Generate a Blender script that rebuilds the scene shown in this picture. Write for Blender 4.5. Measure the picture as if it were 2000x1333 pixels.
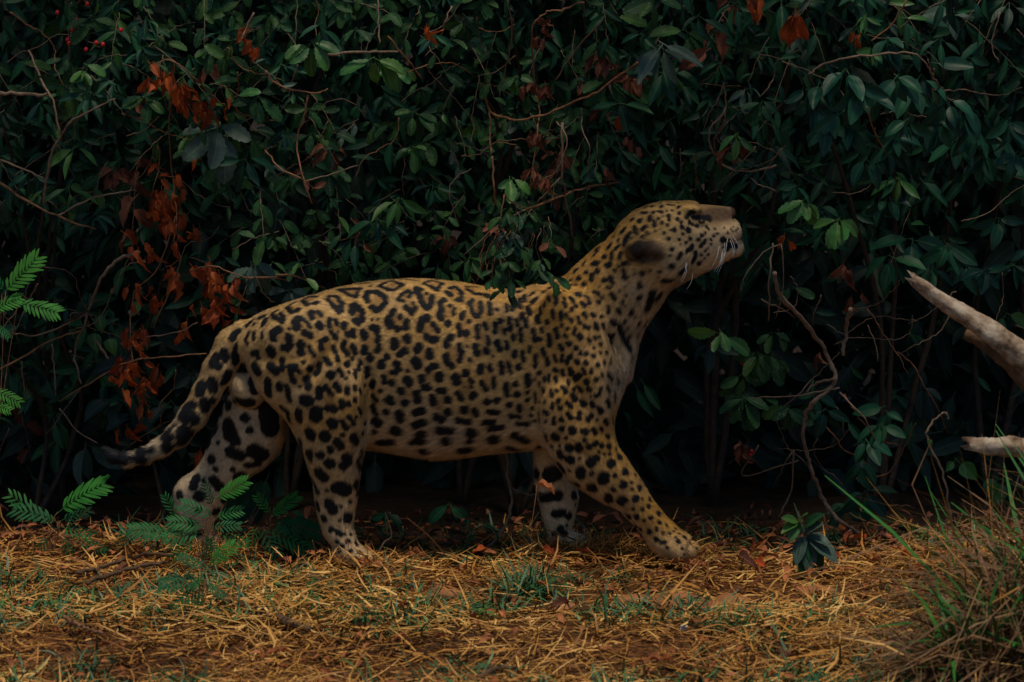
import bpy, math, random
import numpy as np
from mathutils import Vector, Matrix
from mathutils.bvhtree import BVHTree

R = math.radians
for o in list(bpy.data.objects):
    bpy.data.objects.remove(o)
scene = bpy.context.scene
C = scene.collection

# ------------------------------------------------------------------ camera
PITCH = R(9.0); DIST = 14.0; SPAN = 2.78
FOC = 36.0 * DIST / SPAN
AIM = Vector((0, 0, 0.59))
FWD = Vector((0, math.cos(PITCH), -math.sin(PITCH)))
CAMP = AIM - FWD * DIST
RIGHT = Vector((1, 0, 0)); UP = RIGHT.cross(FWD)
cd = bpy.data.cameras.new('camera'); cam = bpy.data.objects.new('camera', cd); C.objects.link(cam)
cam.matrix_world = Matrix(((1, 0, 0, CAMP.x), (0, UP.y, -FWD.y, CAMP.y), (0, UP.z, -FWD.z, CAMP.z), (0, 0, 0, 1)))
cd.sensor_width = 36; cd.lens = FOC; cd.clip_start = 0.5; cd.clip_end = 3000
cd.dof.use_dof = True; cd.dof.focus_distance = DIST - 0.05; cd.dof.aperture_fstop = FOC / 42.0
scene.camera = cam
scene.render.engine = 'CYCLES'
scene.render.resolution_x = 1024; scene.render.resolution_y = 682

# ------------------------------------------------------------------ world, sun, exposure
SUN_EL = R(75); SUN_AZ = R(172)          # azimuth clockwise from +Y
w = bpy.data.worlds.new('World'); scene.world = w; w.use_nodes = True
nt = w.node_tree; bg = nt.nodes['Background']
sky = nt.nodes.new('ShaderNodeTexSky'); sky.sky_type = 'NISHITA'; sky.sun_disc = False
sky.sun_elevation = SUN_EL; sky.sun_rotation = SUN_AZ; sky.dust_density = 0.3; sky.air_density = 1.2; sky.ozone_density = 4.0
nt.links.new(sky.outputs[0], bg.inputs[0]); bg.inputs[1].default_value = 0.05
sd = bpy.data.lights.new('sun', 'SUN'); sun = bpy.data.objects.new('sun', sd); C.objects.link(sun)
sd.energy = 2.0; sd.angle = R(12); sd.color = (1.0, 0.87, 0.66)
sdir = Vector((math.sin(SUN_AZ) * math.cos(SUN_EL), math.cos(SUN_AZ) * math.cos(SUN_EL), math.sin(SUN_EL)))
sun.rotation_euler = (-sdir).to_track_quat('-Z', 'Y').to_euler(); sun.location = (0, -6, 9)
vs = scene.view_settings
vs.view_transform = 'Standard'; vs.look = 'None'; vs.gamma = 1; vs.exposure = 0.52; vs.use_curve_mapping = False

# ------------------------------------------------------------------ pixel helpers
MPP = SPAN / 2000.0
def ray(px, py):
    return (FWD * FOC + RIGHT * ((px - 1000) / 2000 * 36) + UP * (-(py - 666.5) / 2000 * 36)).normalized()
def P(px, py, Y=0.0):
    d = ray(px, py); t = (Y - CAMP.y) / d.y
    return CAMP + d * t
def G(px, py, z=0.0):
    d = ray(px, py); t = (z - CAMP.z) / d.z
    return CAMP + d * t
rng = np.random.default_rng(7)
rnd = random.Random(11)

def tag(o, label=None, cat=None, group=None, kind=None):
    if label: o['label'] = label
    if cat: o['category'] = cat
    if group: o['group'] = group
    if kind: o['kind'] = kind
    return o
def empty(name, loc):
    o = bpy.data.objects.new(name, None); C.objects.link(o); o.location = loc
    o.empty_display_size = 0.05
    return o
def mesh_np(name, V, F, mat=None, smooth=True, uv=None, attrs=None):
    """V (n,3); F (m,3|4) int arrays or list of such arrays"""
    me = bpy.data.meshes.new(name)
    if not isinstance(F, list): F = [F]
    F = [np.asarray(f, dtype=np.int32) for f in F if len(f)]
    me.vertices.add(len(V)); me.vertices.foreach_set('co', np.asarray(V, dtype=np.float32).ravel())
    lv = np.concatenate([f.ravel() for f in F]).astype(np.int32)
    tot = np.concatenate([np.full(len(f), f.shape[1], dtype=np.int32) for f in F])
    st = np.concatenate([[0], np.cumsum(tot)[:-1]]).astype(np.int32)
    me.loops.add(len(lv)); me.loops.foreach_set('vertex_index', lv)
    me.polygons.add(len(tot)); me.polygons.foreach_set('loop_start', st)
    try: me.polygons.foreach_set('loop_total', tot)
    except Exception: pass
    me.polygons.foreach_set('use_smooth', np.full(len(tot), smooth, dtype=bool))
    if uv is not None:
        l = me.uv_layers.new(name='UVMap'); l.data.foreach_set('uv', np.asarray(uv, dtype=np.float32)[lv].ravel())
    for k, a in (attrs or {}).items():
        a = np.asarray(a, dtype=np.float32)
        if a.ndim == 1:
            t = me.attributes.new(k, 'FLOAT', 'POINT'); t.data.foreach_set('value', a)
        elif a.shape[1] == 3:
            t = me.attributes.new(k, 'FLOAT_VECTOR', 'POINT'); t.data.foreach_set('vector', a.ravel())
        else:
            t = me.attributes.new(k, 'FLOAT_COLOR', 'POINT'); t.data.foreach_set('color', a.ravel())
    me.update(calc_edges=True); me.validate()
    if mat: me.materials.append(mat)
    return me
def obj(name, me, parent=None, loc=None):
    o = bpy.data.objects.new(name, me); C.objects.link(o)
    if parent is not None: o.parent = parent
    if loc is not None: o.location = loc
    return o
def rel(parent, V):
    """world vertices -> parent's local (parents are unrotated)"""
    return np.asarray(V) - np.array(parent.location)

def fnoise(p, f, seed=0):
    """cheap smooth vector noise, p (n,3) -> (n,) about -1..1"""
    r = np.random.default_rng(seed); out = np.zeros(len(p))
    for i in range(6):
        k = r.normal(size=3); k = k / np.linalg.norm(k) * f * (0.6 + 0.9 * r.random()) * 6.283
        out += np.sin(p @ k + r.random() * 6.28)
    return out / 3.0

# ------------------------------------------------------------------ materials
def new_mat(name):
    m = bpy.data.materials.new(name); m.use_nodes = True
    t = m.node_tree; return m, t, t.nodes['Principled BSDF'], t.nodes['Material Output']
def N(t, typ, **kw):
    n = t.nodes.new(typ)
    for k, v in kw.items(): setattr(n, k, v)
    return n
def ramp(t, stops):
    r = N(t, 'ShaderNodeValToRGB'); e = r.color_ramp.elements
    while len(e) < len(stops): e.new(0.5)
    for i, (p, c) in enumerate(stops): e[i].position = p; e[i].color = (*c, 1)
    return r
def leaf_mat(name, cols, rough=0.45, spec=0.4, transl=0.12, vein=0.35, specks=0.0, blotch=0.35):
    m, t, b, out = new_mat(name); L = t.links.new
    at = N(t, 'ShaderNodeAttribute', attribute_name='rnd'); oi = N(t, 'ShaderNodeObjectInfo')
    ad = N(t, 'ShaderNodeMath', operation='ADD'); L(at.outputs['Fac'], ad.inputs[0]); L(oi.outputs['Random'], ad.inputs[1])
    fr = N(t, 'ShaderNodeMath', operation='FRACT'); L(ad.outputs[0], fr.inputs[0])
    n = len(cols); r = ramp(t, [(i / max(1, n - 1), c) for i, c in enumerate(cols)]); L(fr.outputs[0], r.inputs[0])
    tc = N(t, 'ShaderNodeTexCoord'); geo = N(t, 'ShaderNodeNewGeometry')
    nz = N(t, 'ShaderNodeTexNoise'); nz.inputs['Scale'].default_value = 22; nz.inputs['Detail'].default_value = 4
    L(geo.outputs['Position'], nz.inputs['Vector'])
    mr = N(t, 'ShaderNodeMapRange'); mr.inputs[1].default_value = 0.3; mr.inputs[2].default_value = 0.7
    mr.inputs[3].default_value = 1 - blotch; mr.inputs[4].default_value = 1 + blotch; L(nz.outputs['Fac'], mr.inputs[0])
    mul = N(t, 'ShaderNodeMix', data_type='RGBA', blend_type='MULTIPLY'); mul.inputs[0].default_value = 1
    L(r.outputs[0], mul.inputs[6]); L(mr.outputs[0], mul.inputs[7])
    last = mul.outputs[2]
    # midrib and side veins from the blade's own UV
    sep = N(t, 'ShaderNodeSeparateXYZ'); L(tc.outputs['UV'], sep.inputs[0])
    s1 = N(t, 'ShaderNodeMath', operation='SUBTRACT'); L(sep.outputs[0], s1.inputs[0]); s1.inputs[1].default_value = 0.5
    s2 = N(t, 'ShaderNodeMath', operation='ABSOLUTE'); L(s1.outputs[0], s2.inputs[0])
    mid = N(t, 'ShaderNodeMapRange'); mid.inputs[1].default_value = 0.02; mid.inputs[2].default_value = 0.07
    mid.inputs[3].default_value = vein; mid.inputs[4].default_value = 0; L(s2.outputs[0], mid.inputs[0])
    a1 = N(t, 'ShaderNodeMath', operation='MULTIPLY_ADD'); L(s2.outputs[0], a1.inputs[0]); a1.inputs[1].default_value = -0.55; L(sep.outputs[1], a1.inputs[2])
    a2 = N(t, 'ShaderNodeMath', operation='MULTIPLY'); L(a1.outputs[0], a2.inputs[0]); a2.inputs[1].default_value = 56
    a3 = N(t, 'ShaderNodeMath', operation='SINE'); L(a2.outputs[0], a3.inputs[0])
    sv = N(t, 'ShaderNodeMapRange'); sv.inputs[1].default_value = 0.8; sv.inputs[2].default_value = 1.0
    sv.inputs[3].default_value = 0; sv.inputs[4].default_value = vein * 0.45; L(a3.outputs[0], sv.inputs[0])
    mx = N(t, 'ShaderNodeMath', operation='MAXIMUM'); L(mid.outputs[0], mx.inputs[0]); L(sv.outputs[0], mx.inputs[1])
    vm = N(t, 'ShaderNodeMix', data_type='RGBA'); L(mx.outputs[0], vm.inputs[0]); L(last, vm.inputs[6])
    c = cols[-1]; vm.inputs[7].default_value = (min(1, c[0] * 2 + .04), min(1, c[1] * 1.7 + .04), min(1, c[2] * 1.6 + .02), 1)
    last = vm.outputs[2]
    if specks:
        vo = N(t, 'ShaderNodeTexNoise'); vo.inputs['Scale'].default_value = 190; vo.inputs['Detail'].default_value = 2
        L(geo.outputs['Position'], vo.inputs['Vector'])
        sp = N(t, 'ShaderNodeMapRange'); sp.inputs[1].default_value = 0.64; sp.inputs[2].default_value = 0.72
        sp.inputs[3].default_value = 0; sp.inputs[4].default_value = specks; L(vo.outputs['Fac'], sp.inputs[0])
        sm = N(t, 'ShaderNodeMix', data_type='RGBA'); L(sp.outputs[0], sm.inputs[0]); L(last, sm.inputs[6])
        sm.inputs[7].default_value = (0.22, 0.25, 0.2, 1); last = sm.outputs[2]
    L(last, b.inputs['Base Color']); b.inputs['Roughness'].default_value = rough
    b.inputs['Specular IOR Level'].default_value = spec
    bp = N(t, 'ShaderNodeBump'); bp.inputs['Strength'].default_value = 0.35; bp.inputs['Distance'].default_value = 0.003
    L(nz.outputs['Fac'], bp.inputs['Height']); L(bp.outputs[0], b.inputs['Normal'])
    tr = N(t, 'ShaderNodeBsdfTranslucent'); L(last, tr.inputs[0])
    ms = N(t, 'ShaderNodeMixShader'); ms.inputs[0].default_value = transl
    L(b.outputs[0], ms.inputs[1]); L(tr.outputs[0], ms.inputs[2]); L(ms.outputs[0], out.inputs[0])
    return m
def rough_mat(name, stops, scale=30, stretch=(1, 1, 1), rough=0.85, bump=0.5, dist=0.004, use_rnd=False, detail=6, spec=0.2):
    m, t, b, out = new_mat(name); L = t.links.new
    tc = N(t, 'ShaderNodeTexCoord'); mp = N(t, 'ShaderNodeMapping'); mp.inputs['Scale'].default_value = stretch
    L(tc.outputs['Object'], mp.inputs[0])
    nz = N(t, 'ShaderNodeTexNoise'); nz.inputs['Scale'].default_value = scale; nz.inputs['Detail'].default_value = detail
    nz.inputs['Roughness'].default_value = 0.65
    L(mp.outputs[0], nz.inputs['Vector'])
    r = ramp(t, stops); fac = nz.outputs['Fac']
    if use_rnd:
        at = N(t, 'ShaderNodeAttribute', attribute_name='rnd')
        mm = N(t, 'ShaderNodeMix', data_type='FLOAT'); mm.inputs[0].default_value = 0.75
        L(fac, mm.inputs[2]); L(at.outputs['Fac'], mm.inputs[3]); L(mm.outputs[0], r.inputs[0])
    else: L(fac, r.inputs[0])
    L(r.outputs[0], b.inputs['Base Color']); b.inputs['Roughness'].default_value = rough
    b.inputs['Specular IOR Level'].default_value = spec
    bp = N(t, 'ShaderNodeBump'); bp.inputs['Strength'].default_value = bump; bp.inputs['Distance'].default_value = dist
    L(fac, bp.inputs['Height']); L(bp.outputs[0], b.inputs['Normal'])
    return m

M = {}
M['lance'] = leaf_mat('lance_leaf', [(.002, .018, .013), (.004, .034, .022), (.008, .056, .024), (.003, .026, .024), (.012, .060, .022)], rough=.5, spec=.13)
M['serrate'] = leaf_mat('serrate_leaf', [(.004, .022, .010), (.010, .046, .014), (.024, .064, .014), (.005, .030, .016), (.014, .058, .016)], rough=.55, spec=.14, specks=.45)
M['oval'] = leaf_mat('oval_leaf', [(.004, .032, .024), (.007, .048, .032), (.010, .062, .032)], rough=.45, spec=.18, vein=.3)
M['fresh'] = leaf_mat('fresh_leaf', [(.014, .075, .020), (.022, .105, .022), (.045, .125, .020)], rough=.5, transl=.25)
M['deep'] = leaf_mat('shadow_tinted_leaf', [(.003, .013, .016), (.005, .021, .020), (.008, .028, .020)], rough=.6, spec=.2)  # darkened and blued: paints the shadow inside the thicket into the leaf colour
M['dead'] = leaf_mat('dead_leaf', [(.13, .022, .007), (.26, .044, .010), (.36, .078, .016), (.18, .045, .016), (.30, .05, .010)], rough=.7, spec=.2, transl=.2, blotch=.5)
M['brown'] = leaf_mat('brown_leaf', [(.08, .026, .016), (.12, .038, .022), (.17, .065, .038)], rough=.75, spec=.2, blotch=.5)
M['litter'] = leaf_mat('litter_leaf', [(.22, .065, .022), (.34, .12, .045), (.26, .09, .04)], rough=.75, spec=.15, blotch=.5)
M['mimosa'] = leaf_mat('mimosa_leaf', [(.008, .072, .026), (.014, .100, .032), (.022, .120, .026)], rough=.55, spec=.1, vein=.2, transl=.2)
M['mimosa_fresh'] = leaf_mat('mimosa_young_leaf', [(.022, .140, .022), (.045, .175, .026)], rough=.55, spec=.1, vein=.2, transl=.25)
M['grey_leaf'] = leaf_mat('grey_green_leaf', [(.026, .058, .046), (.034, .070, .052)], rough=.6, specks=.4)
M['twig'] = rough_mat('twig_bark', [(.3, (.08, .052, .036)), (.7, (.21, .145, .10))], scale=60, stretch=(1, 1, 1))
M['twig_brown'] = rough_mat('brown_twig_bark', [(.3, (.09, .04, .02)), (.7, (.24, .12, .06))], scale=60)
M['deadwood'] = rough_mat('weathered_wood', [(.36, (.07, .04, .022)), (.46, (.22, .15, .10)), (.60, (.42, .34, .26))], scale=16, bump=1.0, dist=.008, detail=8)
M['old_straw'] = rough_mat('old_straw', [(.0, (.035, .016, .007)), (.4, (.12, .060, .026)), (.8, (.24, .14, .065)), (1, (.38, .25, .12))], scale=40, use_rnd=True, bump=.2, rough=.65, spec=.25)
M['shade_stem'] = rough_mat('shaded_stem_bark', [(.3, (.016, .012, .010)), (.7, (.05, .034, .024))], scale=50)  # bark colour darkened to stand for the shade of the hollow
M['bark'] = rough_mat('dark_bark', [(.3, (.05, .03, .018)), (.7, (.15, .085, .045))], scale=18, stretch=(1, 2, 2), bump=.9, dist=.01)
M['straw'] = rough_mat('straw', [(.0, (.045, .016, .004)), (.25, (.16, .060, .011)), (.55, (.42, .195, .036)), (1, (.78, .50, .17))], scale=40, use_rnd=True, bump=.2, rough=.6, spec=.35)
M['grass'] = rough_mat('green_grass', [(.0, (.012, .055, .028)), (.5, (.024, .095, .036)), (1, (.08, .18, .03))], scale=30, use_rnd=True, bump=.1, rough=.5, spec=.35)
M['blade'] = rough_mat('broad_green_blade', [(.0, (.012, .075, .016)), (.5, (.024, .12, .020)), (1, (.06, .18, .025))], scale=30, use_rnd=True, bump=.1, rough=.5, spec=.2)
M['berry'] = rough_mat('red_berry', [(.3, (.35, .006, .01)), (.7, (.5, .012, .015))], scale=20, bump=0, rough=.25, spec=.5)
M['pebble'] = rough_mat('pale_pebble', [(.3, (.45, .42, .38)), (.7, (.65, .6, .55))], scale=60)
M['clod'] = rough_mat('red_clay', [(.25, (.16, .058, .022)), (.55, (.30, .125, .05)), (.8, (.40, .19, .085))], scale=26, bump=1, dist=.01)

# ================================================================== THE SETTING
def ground_z(x, y):
    p = np.stack([np.ravel(x), np.ravel(y), np.zeros(np.size(x))], 1)
    z = 0.014 * fnoise(p, 0.9, 3) + 0.006 * fnoise(p, 3.5, 4)
    return z.reshape(np.shape(x)) - 0.012
def make_ground():
    xs = np.concatenate([[-600, -120, -30, -10, -5], np.linspace(-3.2, 3.2, 150), [5, 10, 30, 120, 600]])
    ys = np.concatenate([[-25, -10, -6], np.linspace(-4.2, 2.2, 160), [3, 5, 9, 20, 60, 250, 900]])
    X, Y = np.meshgrid(xs, ys, indexing='ij'); Z = ground_z(X, Y)
    far = (np.abs(X) > 4) | (Y > 2.5) | (Y < -5); Z[far] = -0.02
    V = np.stack([X, Y, Z], -1).reshape(-1, 3)
    nx, ny = X.shape; i = np.arange(nx - 1)[:, None] * ny + np.arange(ny - 1)[None, :]
    F = np.stack([i, i + ny, i + ny + 1, i + 1], -1).reshape(-1, 4)
    m, t, b, out = new_mat('ground_soil'); L = t.links.new
    geo = N(t, 'ShaderNodeNewGeometry')
    n1 = N(t, 'ShaderNodeTexNoise'); n1.inputs['Scale'].default_value = 2.2; n1.inputs['Detail'].default_value = 5
    n2 = N(t, 'ShaderNodeTexNoise'); n2.inputs['Scale'].default_value = 45; n2.inputs['Detail'].default_value = 6
    L(geo.outputs['Position'], n1.inputs['Vector']); L(geo.outputs['Position'], n2.inputs['Vector'])
    r1 = ramp(t, [(.35, (.055, .028, .013)), (.65, (.17, .072, .029))]); L(n1.outputs['Fac'], r1.inputs[0])
    r2 = ramp(t, [(.3, (.45, .42, .4)), (.7, (1.2, 1.15, 1.1))]); L(n2.outputs['Fac'], r2.inputs[0])
    mx = N(t, 'ShaderNodeMix', data_type='RGBA', blend_type='MULTIPLY'); mx.inputs[0].default_value = 1
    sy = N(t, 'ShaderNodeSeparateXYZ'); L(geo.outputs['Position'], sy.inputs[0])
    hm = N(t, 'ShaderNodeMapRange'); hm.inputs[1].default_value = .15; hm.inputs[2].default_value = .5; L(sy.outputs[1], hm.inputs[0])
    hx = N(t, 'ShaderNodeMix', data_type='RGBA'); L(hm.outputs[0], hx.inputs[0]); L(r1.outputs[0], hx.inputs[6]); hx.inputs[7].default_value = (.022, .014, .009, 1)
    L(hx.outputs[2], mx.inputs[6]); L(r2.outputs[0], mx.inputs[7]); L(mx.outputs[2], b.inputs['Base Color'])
    b.inputs['Roughness'].default_value = .95; b.inputs['Specular IOR Level'].default_value = .1
    bp = N(t, 'ShaderNodeBump'); bp.inputs['Strength'].default_value = .8; bp.inputs['Distance'].default_value = .012
    L(n2.outputs['Fac'], bp.inputs['Height']); L(bp.outputs[0], b.inputs['Normal'])
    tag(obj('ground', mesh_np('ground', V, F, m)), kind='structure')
make_ground()

# ================================================================== SHAPE BUILDERS
def smooth_path(pts, n=6):
    """Catmull-Rom through 3D points"""
    pts = [Vector(p) for p in pts]
    if len(pts) == 2: pts = [pts[0], pts[0].lerp(pts[1], .5) , pts[1]]
    e = [pts[0] * 2 - pts[1]] + pts + [pts[-1] * 2 - pts[-2]]
    out = []
    for i in range(1, len(e) - 2):
        a, b, c, d = e[i - 1:i + 3]
        for k in range(n):
            t = k / n
            out.append(.5 * ((2 * b) + (c - a) * t + (2 * a - 5 * b + 4 * c - d) * t * t + (3 * b - a - 3 * c + d) * t ** 3))
    out.append(pts[-1]); return out
def tube(path, r0, r1, sides=6, wob=0.0, seed=0, knots=0.0):
    rr = random.Random(seed); n = len(path); V = []; F = []
    ref = Vector((.3, .8, .5)).normalized()
    for i, p in enumerate(path):
        a = path[max(0, i - 1)]; b = path[min(n - 1, i + 1)]; d = (b - a).normalized()
        s = d.cross(ref).normalized(); u = s.cross(d)
        t = i / (n - 1); r = r0 + (r1 - r0) * t
        if knots and rr.random() < .18: r *= 1 + knots
        for k in range(sides):
            an = 6.2832 * k / sides; q = r * (1 + wob * rr.uniform(-1, 1))
            V.append(p + s * (math.cos(an) * q) + u * (math.sin(an) * q))
    for i in range(n - 1):
        for k in range(sides):
            k2 = (k + 1) % sides
            F.append((i * sides + k, i * sides + k2, (i + 1) * sides + k2, (i + 1) * sides + k))
    V.append(path[0]); V.append(path[-1]); c0, c1 = len(V) - 2, len(V) - 1; T = []
    for k in range(sides):
        k2 = (k + 1) % sides
        T.append((c0, k2, k)); T.append((c1, (n - 1) * sides + k, (n - 1) * sides + k2))
    return np.array([tuple(v) for v in V]), [np.array(F), np.array(T)]

def leaf_proto(kind, seed):
    """one leaf blade of unit length along +X: (V, F, UV)"""
    r = random.Random(seed)
    if kind == 'lance': st = [0, .07, .2, .36, .52, .68, .82, .93, 1]; wd = [.01, .05, .105, .14, .145, .12, .075, .03, .0]; ser = 0
    elif kind == 'oval': st = [0, .06, .18, .34, .5, .66, .82, .93, 1]; wd = [.012, .09, .17, .215, .22, .19, .125, .055, .0]; ser = 0
    elif kind == 'serrate':
        st = [0] + [.06 + .9 * i / 11 for i in range(12)] + [1]; wd = [.012] + [.235 * math.sin(math.pi * (.06 + .9 * (i + .2) / 12.4)) ** .8 for i in range(12)] + [0]; ser = .022
    elif kind == 'heart': st = [-.08, .0, .14, .32, .5, .7, .88, 1]; wd = [.12, .26, .36, .37, .31, .2, .08, 0]; ser = 0
    elif kind == 'dead': st = [0, .08, .2, .36, .52, .68, .84, 1]; wd = [.012, .09, .17, .20, .21, .17, .10, .0]; ser = .025
    else: st = [0, .25, .6, 1]; wd = [.02, .16, .15, 0]; ser = 0
    droop = r.uniform(.10, .42); fold = r.uniform(.15, .55); tw = r.uniform(-.35, .35); bend = r.uniform(-.14, .14)
    if kind == 'dead': droop = r.uniform(.2, .8); fold = r.uniform(.5, 1.4); tw = r.uniform(-1.4, 1.4)
    V = []; UV = []; F = []
    for i, (s, wv) in enumerate(zip(st, wd)):
        if ser and 0 < i < len(st) - 1: wv = wv + (ser if i % 2 else -ser * .6)
        if kind == 'dead': wv *= r.uniform(.8, 1.2)
        for j, u in enumerate((-1, -.5, 0, .5, 1) if kind != 'plain' else (-1, 0, 1)):
            y = u * wv; z = abs(u) * wv * fold - droop * s * s
            if kind == 'dead': z += .06 * math.sin(9 * s + 3 * u + seed) * (abs(u) + .3)
            else: z += .012 * math.sin(16 * s + seed) * abs(u)
            a = tw * s; y, z = y * math.cos(a) - z * math.sin(a) * .6, z + y * math.sin(a)
            V.append((s - .25 * droop * s * s, y + bend * s * s, z)); UV.append((.5 + .5 * u, s))
    for i in range(len(st) - 1):
        na = 5 if kind != 'plain' else 3
        for j in range(na - 1):
            a = i * na + j; F.append((a, a + na, a + na + 1, a + 1))
    # stalk
    b = len(V); pl = .22 if kind != 'heart' else .5
    V += [(-pl, -.008, .05), (-pl, .008, .05), (.0, .010, .004), (.0, -.010, .004), (-pl * .5, 0, .045)]
    UV += [(.5, 0)] * 5; F.append((b, b + 1, b + 2, b + 3))
    return np.array(V), np.array(F), np.array(UV)
PROTO = {}; PMESH = {}
def protos(kind, n=6):
    if kind not in PROTO: PROTO[kind] = [leaf_proto(kind, 31 * i + len(kind)) for i in range(n)]
    return PROTO[kind]
def pmesh(kind, mat, i):
    k = (kind, mat, i)
    if k not in PMESH:
        V, F, UV = protos(kind)[i]; PMESH[k] = mesh_np('leaf', V, F, M[mat], uv=UV)
    return PMESH[k]
def leaf_matrix(p, d, nrm, s):
    d = Vector(d).normalized(); nrm = Vector(nrm); y = nrm.cross(d)
    if y.length < 1e-4: y = Vector((0, 1, 0)).cross(d)
    y.normalize(); z = d.cross(y)
    sx = s; m = Matrix(((d.x * sx, y.x * sx, z.x * sx, p[0]), (d.y * sx, y.y * sx, z.y * sx, p[1]), (d.z * sx, y.z * sx, z.z * sx, p[2]), (0, 0, 0, 1)))
    return m
COUNT = {}
def put_leaf(parent, kind, mat, p, d, nrm, s, name='leaf'):
    i = rnd.randrange(6); o = obj(name, pmesh(kind, mat, i), parent)
    o.matrix_local = Matrix.Translation(-Vector(parent.location)) @ leaf_matrix(p, d, nrm, s)
    COUNT[parent.name] = COUNT.get(parent.name, 0) + 1
    return o
class Bulk:
    """many leaves joined into one mesh"""
    def __init__(s): s.it = {}
    def add(s, kind, p, d, n, sc): s.it.setdefault(kind, []).append(leaf_matrix(p, d, n, sc))
    def build(s, name, mat, parent=None, origin=None):
        Vs = []; Fs = []; Us = []; Rs = []; off = 0
        for kind, ms in s.it.items():
            pr = protos(kind); A = np.array([np.array(m) for m in ms]); pick = rng.integers(0, 6, len(A))
            for i in range(6):
                B = A[pick == i]
                if not len(B): continue
                V, F, UV = pr[i]
                W = np.einsum('kij,nj->kni', B[:, :3, :3], V) + B[:, None, :3, 3]
                Vs.append(W.reshape(-1, 3)); n = len(V)
                Fs.append((F[None] + (np.arange(len(B)) * n)[:, None, None] + off).reshape(-1, 4)); off += n * len(B)
                Us.append(np.tile(UV, (len(B), 1))); Rs.append(np.repeat(rng.random(len(B)), n))
        V = np.concatenate(Vs)
        loc = Vector((0, 0, 0))
        if parent is not None: V = V - np.array(parent.location)
        elif origin is not None: V = V - np.array(origin); loc = origin
        me = mesh_np(name, V, np.concatenate(Fs), M[mat], uv=np.concatenate(Us), attrs={'rnd': np.concatenate(Rs)})
        o = obj(name, me, parent, None if parent is not None else loc); o['kind'] = 'stuff'; return o
def branch(parent, pts, r0, r1, mat='twig', name='branch', sides=6):
    path = smooth_path(pts, 5)
    path = [p + Vector((rnd.gauss(0, 1), rnd.gauss(0, 1), rnd.gauss(0, 1))) * (.0012 + r0 * .12) for p in path]
    V, F = tube(path, r0, r1, sides, .08, rnd.randrange(9999), .25)
    return obj(name, mesh_np(name, rel(parent, V), F, M[mat]), parent)

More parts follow.
